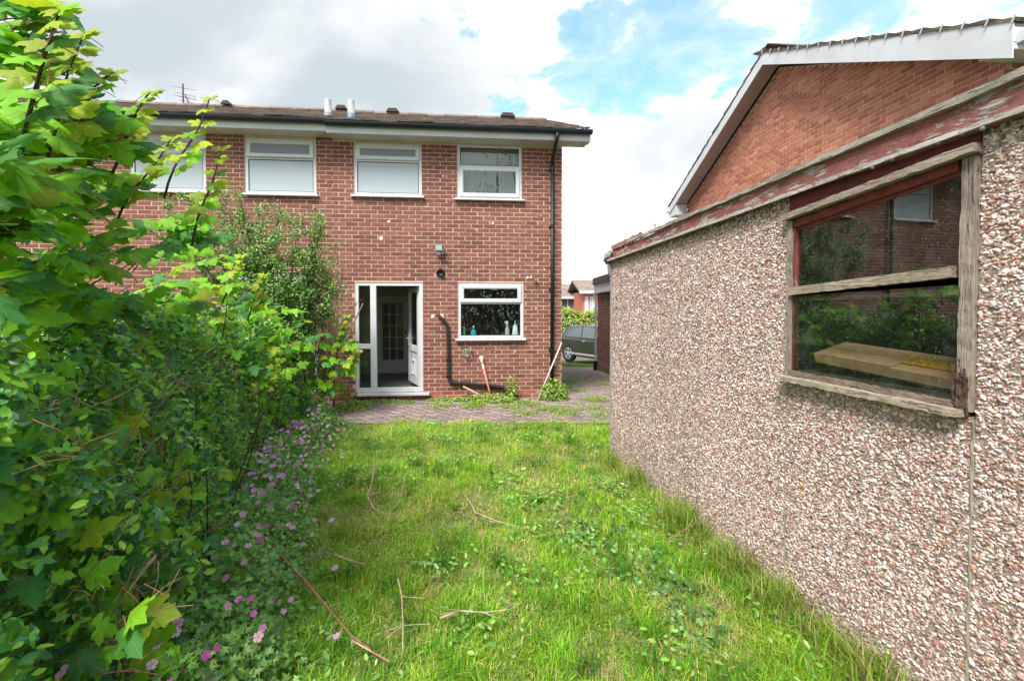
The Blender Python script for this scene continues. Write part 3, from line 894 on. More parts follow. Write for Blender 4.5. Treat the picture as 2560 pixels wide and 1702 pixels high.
def left_house():
    u_end = PARTY - 11.5
    ops = list(LW.values())
    h, wall, roof, top = house_shell('attached_brick_house', 'left half of the brick pair, half hidden behind the garden shrubs', u_end, PARTY - .004, ops, None, 0.025, 9, 'l',
        lambda x, z: (Vector(HF.m @ Vector((x, 0, z))) - EYE).length if z > 2.0 and x > PARTY - 4.3 else None)
    def tz(py, px): return HF.uv(px, py)[1]
    upvc_window(h, LW['left'], tz(396, 700), 'sash', 'fixed', M['frost_dark'], M['frost'], ajar=-0.09)
    upvc_window(h, LW['far'], tz(385, 420), 'sash', 'fixed', M['frost'], M['frost'])
    upvc_window(h, LW['outer'], tz(385, 420), 'fixed', 'fixed', M['frost'], M['frost'])
    # patio door
    u0, v0, u1, v1 = LW['patio']; mb = MB(); mb.frame(u0, v0, u1, v1, .07, .012, .085); mid = (u0 + u1) / 2; mb.box(mid - .05, .012, v0 + .07, mid + .05, .085, v1 - .07)
    pd = mb.build('patio_door', M['upvc'], h, bevel=.004)
    for a, b in ((u0 + .07, mid - .05), (mid + .05, u1 - .07)):
        g = MB(); g.box(a, .03, v0 + .07, b, .034, v1 - .07); g.build('pane', M['glass'], pd)
    dx = LW['outer'][0] + 1.32
    dp = MB(); dp.tube([(dx, -.432, top + .09), (dx, -.42, top - .04), (dx, -.09, top - .3), (dx, -.075, top - .4), (dx, -.075, .05)], .034, 10); dp.build('downpipe', M['black'], h, smooth=True)
    for (px0, px1) in ((560, 585), (842, 872)):
        a = HF.uv(px0, 270, 3.8)[0]; b = HF.uv(px1, 280, 3.8)[0]
        q = MB(); q.prism([(a, 0), (b, 0), (b - .06, .085), (a + .06, .085)], 3.62, 3.98); q.xf(Matrix.Translation((0, 0, top + 1.98))); q.build('ridge_vent', M['tile_dark'], roof)
    # two flue pipes through the roof slope
    for (px, py) in ((820, 296), (878, 300)):
        u_, _ = HF.uv(px, py, .35); p = Vector((u_, .35, top + .15 + .78 * .425))
        q = MB(); q.lathe([(.07, -.15), (.07, .03), (.062, .03), (.062, .30), (.058, .31), (.054, .30), (.054, .15)], 14, (p.x, p.y, p.z))
        f = q.build('flue_pipe', M['grey_pipe'], roof, smooth=True)
        q = MB(); q.lathe([(.075, -.1), (.072, .06)], 14, (p.x, p.y, p.z)); q.build('flue_collar', plain('collar', (.16, .19, .22), .5), f, smooth=True)
    # aerial on the ridge
    a = HF.uv(475, 260, 4.6)
    ax = a[0]
    ae = empty('television_aerial', tuple(HF.m @ Vector((ax, 4.3, top + 1.5)))); ae.rotation_euler = (0, 0, A)
    tag(ae, 'rusty television aerial on a short mast behind the tiled ridge', 'aerial')
    rust = plain('rusty_mast', (.16, .06, .05), .6, .3, 20)
    q = MB(); q.tube([(0, 0, -.2), (0, 0, 1.22)], .02, 8); q.build('mast', rust, ae)
    q = MB(); q.tube([(.05, .0, .95), (.26, .05, .38)], .014, 6); q.build('boom', M['metal_dark'], ae)
    for i in range(7):
        k = i / 6; x, z = .05 + .21 * k, .95 - .57 * k
        q = MB(); q.tube([(x - .24 + .08 * k, .0, z + .05), (x + .24 - .08 * k, .04, z - .03)], .006, 5); q.build('element', M['metal_dark'], ae)
    for i in range(3):
        q = MB(); q.tube([(-.26, 0, 1.15 - i * .22), (.32, .03, 1.08 - i * .22)], .005, 5); q.build('element', M['metal_dark'], ae)
    return h
M['metal_dark'] = plain('dark_metal', (.10, .09, .09), .5, .2, 20, Metallic=.5)
left_house()

# ------------------------------------------------------------------ neighbour's gable on the right
def neighbour():
    near = Vector((5.94, 5.72, 0)); far = Vector((5.30, 14.2, 0)); L = (near - far).length
    NF = Frame(far, near - far)
    h = empty('gabled_neighbour_house', mat=NF.m); tag(h, 'orange brick gable with white barge boards rising beyond the concrete garage', 'house')
    ez, ah = 4.78, 1.95                     # wall eaves height, rise to the apex
    mid = L / 2
    w = MB(); w.prism([(0, -1), (L, -1), (L, ez), (mid, ez + ah), (0, ez)], 0.0, .25)
    wall = w.build('wall', M['mortar'], h)
    def clip(z):
        if z < ez: return (0, L)
        k = (z - ez) / ah
        return None if k > .99 else (mid * k, L - mid * k)
    def key(x, z):
        if z < 2.6: return None
        p = NF.m @ Vector((x, 0, z)); dd = p - EYE
        px = CX + F * dd.x / dd.y; py = 770 - F * dd.z / dd.y
        if px > 2500 or py > 490 - (px - 1720) * .36: return None       # hidden behind the garage roof
        return dd.length
    brickwork(wall, 0.0, L, 1.2, ez + ah, [], M['brick_orange'], clip=clip, single_key=key, seed=21, half=.06)
    # front wall to the right of the near corner
    fw = MB(); fw.box(L - .25, .2501, -1, L, 8, ez); fwo = fw.build('front_wall', M['mortar'], h)
    cor = MB(); rr = random.Random(4)
    for i in range(int((ez - 2.4) / .075)):
        z = 2.4 + i * .075 - .0; y = (.105 if i % 2 else .0)
        yy = y
        while yy < 1.6:
            a = max(yy, .002); b = yy + (.215 if yy > 0 or i % 2 == 0 else .1)
            cor.box(L - .01, a, z + .0, L + .0045, b - .0, z + .065); yy += .225
    co = cor.build('brick_courses', M['brick_orange'], fwo); co['kind'] = 'stuff'
    bk = MB(); bk.box(0, .2501, -1, .25, 8, ez); bk.build('rear_wall', M['brick_far'], h)
    # roof
    ov = .36; th = math.atan2(ah, mid); sl = ah / mid
    eo, en = .50, .385                       # eaves overhang at the far and near ends
    deck = MB()
    deck.prism([(-eo, ez - eo * sl + .27), (mid, ez + ah + .27), (L + en, ez - en * sl + .27), (L + en, ez - en * sl + .22), (mid, ez + ah + .22), (-eo, ez - eo * sl + .22)], -ov + .01, 8)
    ro = deck.build('roof', M['tile'], h)
    rt = M['tile_verge']
    # verge tiles: each end tile of both slopes, on a bed of mortar
    rd = random.Random(8)
    for side in (0, 1):
        n = int(math.hypot(mid + eo, (mid + eo) * sl) / .30) + 1
        for i in range(n):
            s0 = i * .30 - .02; s1 = s0 + .36
            q = MB()
            def P(s, hgt):
                x = s * math.cos(th); z = s * math.sin(th)
                xx = -eo + x if side == 0 else L + en - x
                nx = -math.sin(th) if side == 0 else math.sin(th)
                return (xx + nx * hgt, ez - (eo if side == 0 else en) * sl + .285 + z + math.cos(th) * hgt)
            l0 = .045 + rd.uniform(-.01, .012); l1 = .012
            pts = [P(s0, l0 - .042), P(s1, l1 - .03), P(s1, l1), P(s0, l0)]
            if side: pts = pts[::-1]
            q.prism(pts, -ov - .03 - rd.uniform(0, .012), .5)
            q.build('verge_tile', rt, ro)
            b = MB(); pts = [P(s0 + .04, -.035), P(s1 - .04 - rd.uniform(0, .12), -.035), P(s1 - .05 - rd.uniform(0, .1), -.006), P(s0 + .06, .012)]
            if side: pts = pts[::-1]
            if rd.random() < .75:
                b.prism(pts, -ov - .012, -ov + .1); b.build('verge_mortar', M['verge_mortar'], ro)
            if side and i % 1 == 0:
                c = MB(); p0 = P(s0 + .01, -.03); p1 = P(s0 + .01, .052)
                c.prism([p0, (p0[0] + .022, p0[1]), (p1[0] + .022, p1[1]), p1], -ov - .052, -ov - .044); c.build('tile_clip', M['clip_metal'], ro)
    rc = MB(); x0 = mid; 
    for k in range(18):
        st = len(rc.v)
        for yy in (-ov - .03 + k * .45, -ov - .03 + k * .45 + .44):
            for a in range(7):
                an = math.pi * a / 6; rc.v.append((mid + .13 * math.cos(an), yy, ez + ah + .29 + .09 * math.sin(an)))
        rc.f += [(st + i, st + 7 + i, st + 8 + i, st + i + 1) for i in range(6)] + [tuple(range(st + 6, st - 1, -1)), tuple(range(st + 7, st + 14))]
    rc.build('ridge_tiles', rt, ro)
    # barge boards with boxed ends, and the soffit between wall and board
    bd = .235
    def zz(x): return ez + (min(x, L - x)) * sl
    top0 = .275
    b = MB(); b.prism([(mid, zz(mid) + top0), (mid, zz(mid) + top0 - bd), (-eo, zz(-eo) + top0 - bd), (-eo, zz(-eo) + top0)], -ov - .022, -ov)
    b.build('barge_board', M['board'], h)
    b = MB(); b.prism([(mid + .002, zz(mid) + top0), (L + en, zz(L + en) + top0), (L + en, zz(L + en) + top0 - .40), (L + .05, ez - .135), (mid + .002, zz(mid) + top0 - bd)], -ov - .022, -ov)
    b.build('barge_board', M['board'], h)
    for s in (0, 1):
        q = MB()
        if s == 0: q.prism([(-eo, zz(-eo) + top0 - bd + .02), (mid, zz(mid) + top0 - bd + .02), (mid, zz(mid) + top0 - bd + .005), (-eo, zz(-eo) + top0 - bd + .005)], -ov, -.012)
        else: q.prism([(mid, zz(mid) + top0 - bd + .02), (L + en, zz(L + en) + top0 - bd + .02), (L + en, zz(L + en) + top0 - bd + .005), (mid, zz(mid) + top0 - bd + .005)], -ov, -.012)
        q.build('verge_soffit', M['soffit_mauve'], h)
    q = MB(); q.prism([(0.0, zz(0) + .055), (mid - .05, zz(mid - .05) + .055), (mid - .05, zz(mid - .05) + .02), (0.0, zz(0) + .02)], -.035, -.0122); q.build('verge_trim', M['gutter'], h)
    # far eaves: white boxed end and gutter stub
    q = MB(); q.prism([(-eo, zz(-eo) + top0 - bd + .01), (-eo, zz(-eo) - .06), (-.002, zz(-eo) - .06), (-.002, zz(0) + .02)], -ov + .001, -.02); q.build('eaves_box', M['board'], h)
    q = MB(); q.tube([(-eo - .06, -ov - .06, zz(-eo) + .15), (-eo - .06, 7, zz(-eo) + .15)], .055, 10); q.build('gutter', M['board'], h)
    # near eaves: fascia, soffit, gutter running to the right
    q = MB(); q.box(L + en - .03, -ov + .001, zz(L + en) - .02, L + en, 7, zz(L + en) + .23); q.build('fascia_board', M['board'], h)
    q = MB(); q.box(L + .012, -ov + .002, ez - .145, L + en - .031, 7, ez - .13); q.build('eaves_soffit', M['soffit'], h)
    q = MB(); gpts = [(L + en + .002, zz(L + en) + .16), (L + en + .10, zz(L + en) + .16), (L + en + .10, zz(L + en) + .10), (L + en + .07, zz(L + en) + .04), (L + en + .002, zz(L + en) + .04)]
    q.prism(gpts, -ov + .03, 7); q.build('gutter', M['board'], h)
    q = MB(); q.box(L + .012, .32, 3.95, L + .10, .75, 4.52); wo = q.build('meter_box', M['board'], h, bevel=.01)
    q = MB(); q.box(L + .10, .36, 4.0, L + .112, .71, 4.47); q.build('box_lid', M['upvc'], wo)
M['tile_verge'] = plain('mossy_verge_tile', (.085, .065, .055), .9, .5, 14, .6, 50, dirt=(.30, .27, .2))
M['verge_mortar'] = plain('verge_mortar', (.42, .31, .235), .95, .3, 20, .8, 50)
M['clip_metal'] = plain('clip', (.5, .5, .52), .5, .2)
neighbour()

# ------------------------------------------------------------------ pebble-dashed concrete garage
GF = Frame((1.126, 5.27, 0), (0.1636, -0.9865))
GL = 5.6
ROOF0, ROOF1 = 2.215, 2.345                # underside of fascia at the far corner and 3.75 m nearer
def roofz(s): return ROOF0 + (ROOF1 - ROOF0) * s / 3.75
def garage():
    h = empty('concrete_garage', mat=GF.m)
    tag(h, 'pebble-dashed concrete sectional garage with rotten timber window and peeling red fascia', 'garage')
    j1 = GF.uv(1751, 900)[0]; j2 = GF.uv(1966, 1100)[0]; j3 = GF.uv(2432, 1200)[0]
    joints = [0, j1 / 2, j1, j2, j3, j3 + (j3 - j2), GL]
    conc = plain('garage_concrete', (.33, .265, .23), .95, .3, 18, .8, 90, dirt=(.2, .17, .13))
    peb = attr_mat('pebble', 0.55, noise=0, spec=.35)
    sz0 = 1.285                                       # window opening
    wx0, wx1 = j2 + .003, j3 + .002
    # icosahedron pebble
    ph = (1 + 5 ** .5) / 2
    iv = np.array([(-1, ph, 0), (1, ph, 0), (-1, -ph, 0), (1, -ph, 0), (0, -1, ph), (0, 1, ph), (0, -1, -ph), (0, 1, -ph), (ph, 0, -1), (ph, 0, 1), (-ph, 0, -1), (-ph, 0, 1)]) / 1.902
    iff = [(0, 11, 5), (0, 5, 1), (0, 1, 7), (0, 7, 10), (0, 10, 11), (1, 5, 9), (5, 11, 4), (11, 10, 2), (10, 7, 6), (7, 1, 8), (3, 9, 4), (3, 4, 2), (3, 2, 6), (3, 6, 8), (3, 8, 9), (4, 9, 5), (2, 4, 11), (6, 2, 10), (8, 6, 7), (9, 8, 1)]
    iff = [f for f in iff if np.mean([iv[k][1] for k in f]) < .1]      # the buried backs are left out
    for i in range(len(joints) - 1):
        a, b = joints[i] + .004, joints[i + 1] - .004
        win = i == 3
        mb = MB()
        if win: mb.prism([(a, -.1), (b, -.1), (b, sz0), (a, sz0)], 0, .06)
        else: mb.prism([(a, -.1), (b, -.1), (b, roofz(b) + .03), (a, roofz(a) + .03)], 0, .06)
        p = mb.build('concrete_panel', conc, h)
        if i == 5:
            b = a + .9
        zt = sz0 if win else None
        area = (b - a) * (1.3 if win else 2.3)
        dens = 15500
        if i == 4: b = a + .62
        n = int((b - a) * (1.3 if win else 2.3) * dens) if i < 5 else 1500
        x = rng.uniform(a + .004, b - .004, n); z = rng.uniform(-.05, 1, n)
        top = np.full(n, sz0 - .004) if win else ROOF0 + (ROOF1 - ROOF0) * x / 3.75 - .002
        z = -.05 + (z + .05) / 1.05 * (top + .05)
        T = np.stack([x, rng.normal(-.0008, .0012, n), z], 1)
        sc = rng.lognormal(math.log(.0059), .34, n).clip(.003, .0135)
        an = rng.normal(0, .7, n); ca, sa = np.cos(an), np.sin(an)
        el = rng.uniform(.45, .9, n); fl = rng.uniform(.25, .5, n)
        Mx = np.zeros((n, 3, 3))
        Mx[:, 0, 0] = ca * sc * 1.12; Mx[:, 0, 2] = -sa * sc * el; Mx[:, 2, 0] = sa * sc * 1.12; Mx[:, 2, 2] = ca * sc * el; Mx[:, 1, 1] = sc * fl
        Mx[:, 1, 0] = rng.normal(0, .28, n) * sc; Mx[:, 1, 2] = rng.normal(0, .28, n) * sc; Mx[:, 0, 1] = rng.normal(0, .2, n) * sc; Mx[:, 0, 2] += rng.normal(0, .2, n) * sc
        pal = np.array([(.64, .55, .54), (.54, .42, .39), (.76, .70, .72), (.40, .28, .25), (.33, .13, .095), (.24, .07, .055), (.44, .22, .12), (.09, .08, .09), (.52, .37, .33), (.14, .09, .085)])
        pr = np.array([.24, .14, .125, .10, .105, .08, .045, .05, .075, .04])
        c = pal[rng.choice(len(pal), n, p=pr)] * rng.uniform(.95, 1.35, (n, 1)); c = c * .80 + np.array([.66, .52, .47]) * .20
        dirt = np.exp(-((z - 0) / .22) ** 2)[:, None]
        dk = dirt * rng.uniform(.1, .75, (n, 1)); c = c * (1 - dk) + np.array([.13, .12, .06]) * dk
        moss = (rng.random(n) < .5 * np.exp(-((top - z) / .05) ** 2))[:, None]
        if not win: c = np.where(moss, np.array([.08, .08, .035]) * rng.uniform(.6, 1.6, (n, 1)), c)
        if i < 2: o = joined('pebbles', [(1, 0, 0), (0, 0, 1), (-1, 0, 0), (0, 0, -1), (0, -.9, 0)], [(0, 4, 1), (1, 4, 2), (2, 4, 3), (3, 4, 0)], Mx * 1.15, T, peb, c, p)
        else: o = joined('pebbles', iv, iff, Mx, T, peb, c, p, smooth=False)
        o['kind'] = 'stuff'
    # mossy sealant in the joints
    slm = plain('joint_sealant', (.34, .30, .26), .9, .35, 12, dirt=(.13, .13, .07))
    for s in joints[1:-1]:
        zt = sz0 - .01 if s in (j2, j3) else roofz(s)
        sl = MB()
        rough_board(sl, (s, -.001, -.05), (s, -.001, zt), .008, .010 if s > j2 else .005, up=(0, 1, 0), seg=40, amp=.0018, seed=int(s * 100))
        sl.build('joint_sealant', slm, h)
    # corner strip at the far end
    c = MB(); c.box(-.022, -.014, -.05, -.001, .10, roofz(0) - .01); c.build('corner_post', plain('corner_post', (.30, .27, .25), .7, .2), h)
    # other walls, floor, roof
    o = MB(); o.prism([(0, -.1), (GL, -.1), (GL, roofz(GL) + .093), (0, roofz(0) + .093)], 2.7, 2.78); o.box(.0, .0605, -.1, .06, 2.7, roofz(0) + .093); o.box(GL - .06, .0605, -.1, GL, 2.7, roofz(GL) + .085)
    o.build('side_wall', plain('garage_inside', (.16, .15, .14), .95, .2, 8), h)
    f = MB(); f.box(.06, .0605, -.1, GL - .06, 2.7, .02); f.build('floor', plain('garage_floor', (.12, .11, .10), .9, .2, 5), h)
    rf = MB(); rf.prism([(-.14, roofz(-.14) + .095), (GL + .1, roofz(GL) + .095), (GL + .1, roofz(GL) + .115), (-.14, roofz(-.14) + .115)], .012, 2.95)
    rf.build('roof_sheet', plain('roof_felt', (.16, .16, .155), .9, .3, 8, .5, 40, dirt=(.1, .11, .05)), h)
    # fascia, sagging and swollen
    S = 42; fb = MB(); red = (.29, .10, .09)
    rd = random.Random(5)
    def sag(s): return -.006 * math.sin(s * 1.9) + .004 * math.sin(s * 5.1)
    st = len(fb.v)
    hgt = .112
    for i in range(S + 1):
        s = -.05 + (GL + .1) * i / S; z = roofz(s) + sag(s); e = .012 * math.exp(-max(s, 0) * 2.0)
        for (y, dz) in ((-.043, -.006 + rd.uniform(-.0025, .0025)), (-.046, hgt * .5), (-.043, hgt - e + rd.uniform(-.0025, .0025)), (-.012, hgt - e), (-.012, -.006)):
            fb.v.append((s, y + rd.uniform(-.0014, .0014), z + dz))
    for i in range(S):
        for k in range(5):
            k2 = (k + 1) % 5; fb.f.append((st + i * 5 + k, st + i * 5 + 5 + k, st + i * 5 + 5 + k2, st + i * 5 + k2))
    fb.f += [tuple(st + k for k in range(5)), tuple(st + S * 5 + k for k in reversed(range(5)))]
    fas = fb.build('fascia_board', timber_mat('peeling_red_fascia', red, lo=.455, wood=((.24, .21, .19), (.62, .57, .53))), h)
    cp = MB(); rough_board(cp, (.55, -.052, roofz(.55) + hgt + .006), (GL, -.052, roofz(GL) + hgt + .006), .03, .026, seg=60, amp=.0032, seed=3)
    cp.build('capping_strip', timber_mat('grey_capping', None, wood=((.22, .19, .17), (.50, .46, .41))), h)
    pl = MB(); rough_board(pl, (.12, -.05, roofz(.12) + hgt + .012), (.85, -.05, roofz(.85) + hgt + .016), .012, .05, seg=22, amp=.006, seed=13)
    pl.build('split_edge', timber_mat('split_edge', (.34, .11, .09), lo=.5), h)
    lo = MB(); rough_board(lo, (.0, -.05, roofz(0) + .004), (GL, -.05, roofz(GL) + .002), .012, .02, seg=60, amp=.0015, seed=17)
    lo.build('drip_edge', timber_mat('grey_drip_edge', (.30, .10, .09), lo=.6, wood=((.30, .28, .26), (.62, .60, .57))), h)
    # bolts along the fascia
    for px, py in ((2456, 320), (2405, 332), (2345, 355), (2284, 375), (2231, 398), (2182, 418), (2135, 430), (2090, 444), (2047, 459), (1970, 488), (1908, 508), (1880, 520), (1845, 532), (1800, 548)):
        s, z = GF.uv(px, py, -.05); q = MB(); q.lathe([(.0, -.002), (.010, 0), (.010, .004), (.006, .008), (.0, .009)], 8); q.xf(Matrix.Translation((s, -.046, z)) @ Matrix.Rotation(R(90), 4, 'X')); q.build('bolt', M['bolt'], fas)
    # torn flashing and gutter end at the far corner
    q = MB(); rd = random.Random(9)
    rough_board(q, (-.12, -.04, roofz(0) + .055), (.16, -.052, roofz(0) + .10), .02, .05, seg=10, amp=.010, seed=4)
    rough_board(q, (-.17, -.03, roofz(0) + .02), (.02, -.05, roofz(0) + .07), .02, .03, seg=8, amp=.010, seed=6)
    q.build('torn_flashing', plain('lead_flashing', (.40, .41, .43), .6, .4, 20, .6, 40, dirt=(.12, .11, .10)), h)
    q = MB(); n = 9
    for yy in (-.04, 2.9):
        for k in range(n):
            a = math.pi + math.pi * k / (n - 1); q.v.append((-.075 + .055 * math.cos(a), yy, roofz(0) + .02 + .055 * math.sin(a)))
    q.f = [(k, k + 1, n + k + 1, n + k) for k in range(n - 1)]; q.build('gutter', M['gutter_old'], h)
    q = MB(); q.tube([(-.03, -.02, roofz(0) - .03), (-.025, -.02, roofz(0) - .12), (-.015, -.01, roofz(0) - .17)], [.03, .026, .016], 8); q.build('gutter_outlet', plain('mauve_outlet', (.20, .17, .22), .5), h)
    # ---- timber window
    hz0 = GF.uv(1970, 552)[1]; hz1 = GF.uv(2437, 384)[1]
    def headz(s): return hz0 + (hz1 - hz0) * (s - wx0) / (wx1 - wx0)
    grey = timber_mat('bare_grey_timber', (.24, .07, .055), lo=.66, axis=2)
    win = MB()
    tw = .052
    rough_board(win, (wx0 + .02, .0, sz0 + .01), (wx0 + .02, .0, headz(wx0) - .01), .04, .04, up=(1, 0, 0), seg=30, amp=.0018, seed=1)
    wo = win.build('window_frame', timber_mat('stile_timber', (.24, .06, .05), lo=.64, axis=2, wood=((.17, .13, .11), (.44, .38, .33))), h)
    rs = MB(); rough_board(rs, (wx1 - .026, .0, sz0 + .02), (wx1 - .026, .0, headz(wx1) - .012), .04, .05, up=(1, 0, 0), seg=30, amp=.002, seed=2)
    rs.build('right_stile', grey, wo)
    rot = MB(); rd = random.Random(3)
    for k in range(16):
        s = wx1 - .058 + rd.uniform(0, .052); z0 = sz0 + rd.uniform(-.005, .05)
        rough_board(rot, (s, -.024 + rd.uniform(0, .006), z0), (s + rd.uniform(-.008, .008), -.024, z0 + rd.uniform(.04, .15)), .006, rd.uniform(.003, .008), up=(1, 0, 0), seg=6, amp=.003, seed=k)
    rot.build('rotten_splinters', plain('rotten_wood', (.07, .038, .03), .95, .7, 60, .8, 90, dirt=(.28, .20, .15)), wo)
    hd = MB(); hd.prism([(wx0 - .0, headz(wx0) + .026), (wx1, headz(wx1) + .026), (wx1, roofz(wx1) + .02), (wx0, roofz(wx0) + .02)], -.004, .05)
    hd.build('header_board', timber_mat('dark_red_header', (.16, .03, .028), lo=.30), wo)
    dr = MB(); rough_board(dr, (wx0 - .012, -.03, headz(wx0) + .012), (wx1 + .01, -.03, headz(wx1) + .012), .045, .032, seg=40, amp=.0022, seed=5)
    dr.build('drip_rail', timber_mat('grey_drip_rail', (.2, .05, .04), lo=.72), wo)
    tr = MB(); tr.prism([(wx0 + .04, headz(wx0) - .05), (wx1 - .07, headz(wx1) - .05), (wx1 - .07, headz(wx1) - .008), (wx0 + .04, headz(wx0) - .008)], -.012, .04)
    tr.prism([(wx0 + .04, headz(wx0) - .068), (wx1 - .07, headz(wx1) - .068), (wx1 - .07, headz(wx1) - .05), (wx0 + .04, headz(wx0) - .05)], .004, .04)
    tr.build('top_rail', timber_mat('red_top_rail', (.21, .045, .035), lo=.28), wo)
    rz0 = GF.uv(1995, 728)[1]; rz1 = GF.uv(2395, 680)[1]
    mr = MB(); rough_board(mr, (wx0 + .04, -.012, rz0), (wx1 - .068, -.012, rz1), .05, .042, seg=34, amp=.002, seed=8)
    mr.build('middle_rail', timber_mat('middle_rail', None, wood=((.17, .13, .10), (.48, .40, .32))), wo)
    bar = MB(); bar.box(wx0 + .04, -.012, sz0 + .03, wx0 + .055, .02, headz(wx0) - .055); bar.build('glazing_bar', timber_mat('red_glazing_bar', (.2, .045, .035), lo=.4, axis=2), wo)
    br = MB(); rough_board(br, (wx0 + .03, .002, sz0 + .032), (wx1 - .06, .002, sz0 + .026), .05, .05, seg=36, amp=.004, seed=10)
    br.build('bottom_rail', timber_mat('rotten_bottom_rail', None, wood=((.05, .035, .026), (.34, .27, .20))), wo)
    si = MB(); rough_board(si, (wx0 - .012, -.03, sz0 + .012), (wx1 - .02, -.03, sz0 + .010), .065, .028, seg=40, amp=.0028, seed=12)
    si.build('sill', timber_mat('bare_sill', None, wood=((.22, .17, .13), (.52, .45, .36))), wo)
    g = MB(); g.prism([(wx0 + .045, rz0 + .01), (wx1 - .06, rz1 + .01), (wx1 - .06, headz(wx1) - .05), (wx0 + .045, headz(wx0) - .05)], .008, .012)
    g.build('pane', M['dirty_glass'], wo)
    # the lower pane has slipped: its top edge shows below the rail
    g = MB(); g.prism([(wx0 + .045, sz0 + .03), (wx1 - .055, sz0 - .006), (wx1 - .055, rz1 - .05), (wx0 + .045, rz0 - .026)], -.014, -.010)
    g.build('pane', M['dirty_glass'], wo)
    g = MB(); rough_board(g, (wx0 + .05, .02, rz0 - .045), (wx1 - .07, .02, rz1 - .075), .02, .022, seg=12, amp=.001); g.build('inner_bead', timber_mat('inner_bead', None), wo)
    # dead leaves and moss under the sill end
    # ---- cardboard box on the inner ledge
    lg = MB(); lg.box(wx0 + .0, .0605, sz0 - .06, wx1, .36, sz0 + .055); lg.build('inner_ledge', timber_mat('inner_ledge', None, wood=((.06, .05, .04), (.2, .17, .14))), h)
    bx = empty('cardboard_box'); tag(bx, 'long brown cardboard box with yellow tape lying inside the garage window', 'box')
    L, W, H = .80, .215, .05
    bs = wx1 - .02 - L
    bx.matrix_world = GF.m @ Matrix.Translation((bs, .072, sz0 + .108)) @ Matrix.Rotation(R(2), 4, 'Z') @ Matrix.Rotation(R(3.2), 4, 'Y') @ Matrix.Rotation(R(15), 4, 'X')
    card = plain('cardboard', (.64, .36, .20), .85, .1, 12, .2, 80)
    q = MB(); q.box(0, 0, 0, L, W, H); q.build('carton', card, bx, bevel=.004)
    q = MB(); q.prism([(0.0, H + .002), (.42, H + .002), (.42, H + .006), (0.0, H + .0045)], .0, W * .5 - .002); q.prism([(0.0, H + .002), (L, H + .002), (L, H + .0045), (0.0, H + .0055)], W * .5 + .002, W); q.build('flap', card, bx)
    q = MB(); q.box(.42, W * .28, H + .0062, L + .002, W * .68, H + .0072); tp = q.build('tape', plain('yellow_tape', (.85, .40, .01), .3, .08, 10), bx)
    cu = bpy.data.curves.new('lettering', 'FONT'); cu.body = 'MO-A2O'; cu.size = .085; cu.extrude = .0003
    to = bpy.data.objects.new('lettering', cu); COL.objects.link(to)
    dg = bpy.context.evaluated_depsgraph_get(); me = bpy.data.meshes.new_from_object(to.evaluated_get(dg)); bpy.data.objects.remove(to)
    me.materials.clear(); me.materials.append(plain('tape_print', (.80, .55, .18), .4, .1))
    lt = bpy.data.objects.new('lettering', me); COL.objects.link(lt); lt.parent = tp; lt.location = (.45, W * .36, H + .0078)
    # weeds rooted in the roof edge
    return h, joints
M['bolt'] = plain('zinc_bolt', (.30, .33, .35), .5, .3, 60, Metallic=.6)
M['gutter_old'] = plain('old_gutter', (.05, .05, .06), .5, .3, 8)
garage_o, GJ = garage()

# ------------------------------------------------------------------ brick outbuilding, car, hedge and houses beyond the drive
def outbuilding():
    z0 = gz(0, 15.3)
    o = at_y(1494, 800, 15.3); OF = Frame((o.x, 15.3, 0), (0.02, -1.0))
    h = empty('brick_outbuilding', mat=OF.m); tag(h, 'small brown brick outbuilding with flat roof edge beside the parked car', 'outbuilding')
    L = 4.2; zb = z0 - .05; zt = OF.uv(1500, 731)[1]
    w = MB(); w.box(0, 0, zb - .3, L, .22, zt); wall = w.build('wall', M['mortar_dark'], h)
    brickwork(wall, 0, L, zb, zt, [], M['brick_brown'], single_key=None, seed=31)
    b = MB(); b.box(0, .2201, zb - .3, .22, 3.0, zt); b.box(L - .22, .2201, zb - .3, L, 3.0, zt); b.build('end_wall', M['brick_far'], h)
    f = MB(); f.box(-.12, -.10, zt - .02, L + .1, -.075, zt + .25); f.box(-.12, -.0745, zt - .02, -.095, 3.1, zt + .25); f.build('fascia_board', plain('grey_fascia', (.50, .54, .60), .5, .1), h)
    r = MB(); r.box(-.16, -.14, zt + .253, L + .15, 3.2, zt + .47); r.build('roof_edge', plain('roof_edge_felt', (.045, .045, .05), .7, .4, 8), h)
    s = MB(); s.prism([(.3, zt + .475), (L, zt + .475), (L, zt + 1.05), (.9, zt + .62)], .4, 2.8); s.build('roof_hump', plain('grey_felt', (.22, .21, .21), .9, .2), h)
    d = MB(); d.tube([(-.03, -.11, zt), (-.03, -.06, zt - .3), (-.04, -.05, zb + .6), (-.06, -.06, zb + .1)], .04, 8); d.build('downpipe', M['grey_pipe'], h)
    d = MB(); d.tube([(-.06, -.06, zb + .03), (-.05, -.06, zb + .35)], .07, 8); d.build('pipe_shoe', M['black'], h)
M['brick_brown'] = brick_mat('brown_brick', [(0.0, (.12, .045, .034)), (1.0, (.28, .10, .07)), (.5, (.19, .07, .05))], (.10, .05, .04))
M['mortar_dark'] = plain('dark_mortar', (.48, .36, .30), .95, .2, 14)
outbuilding()

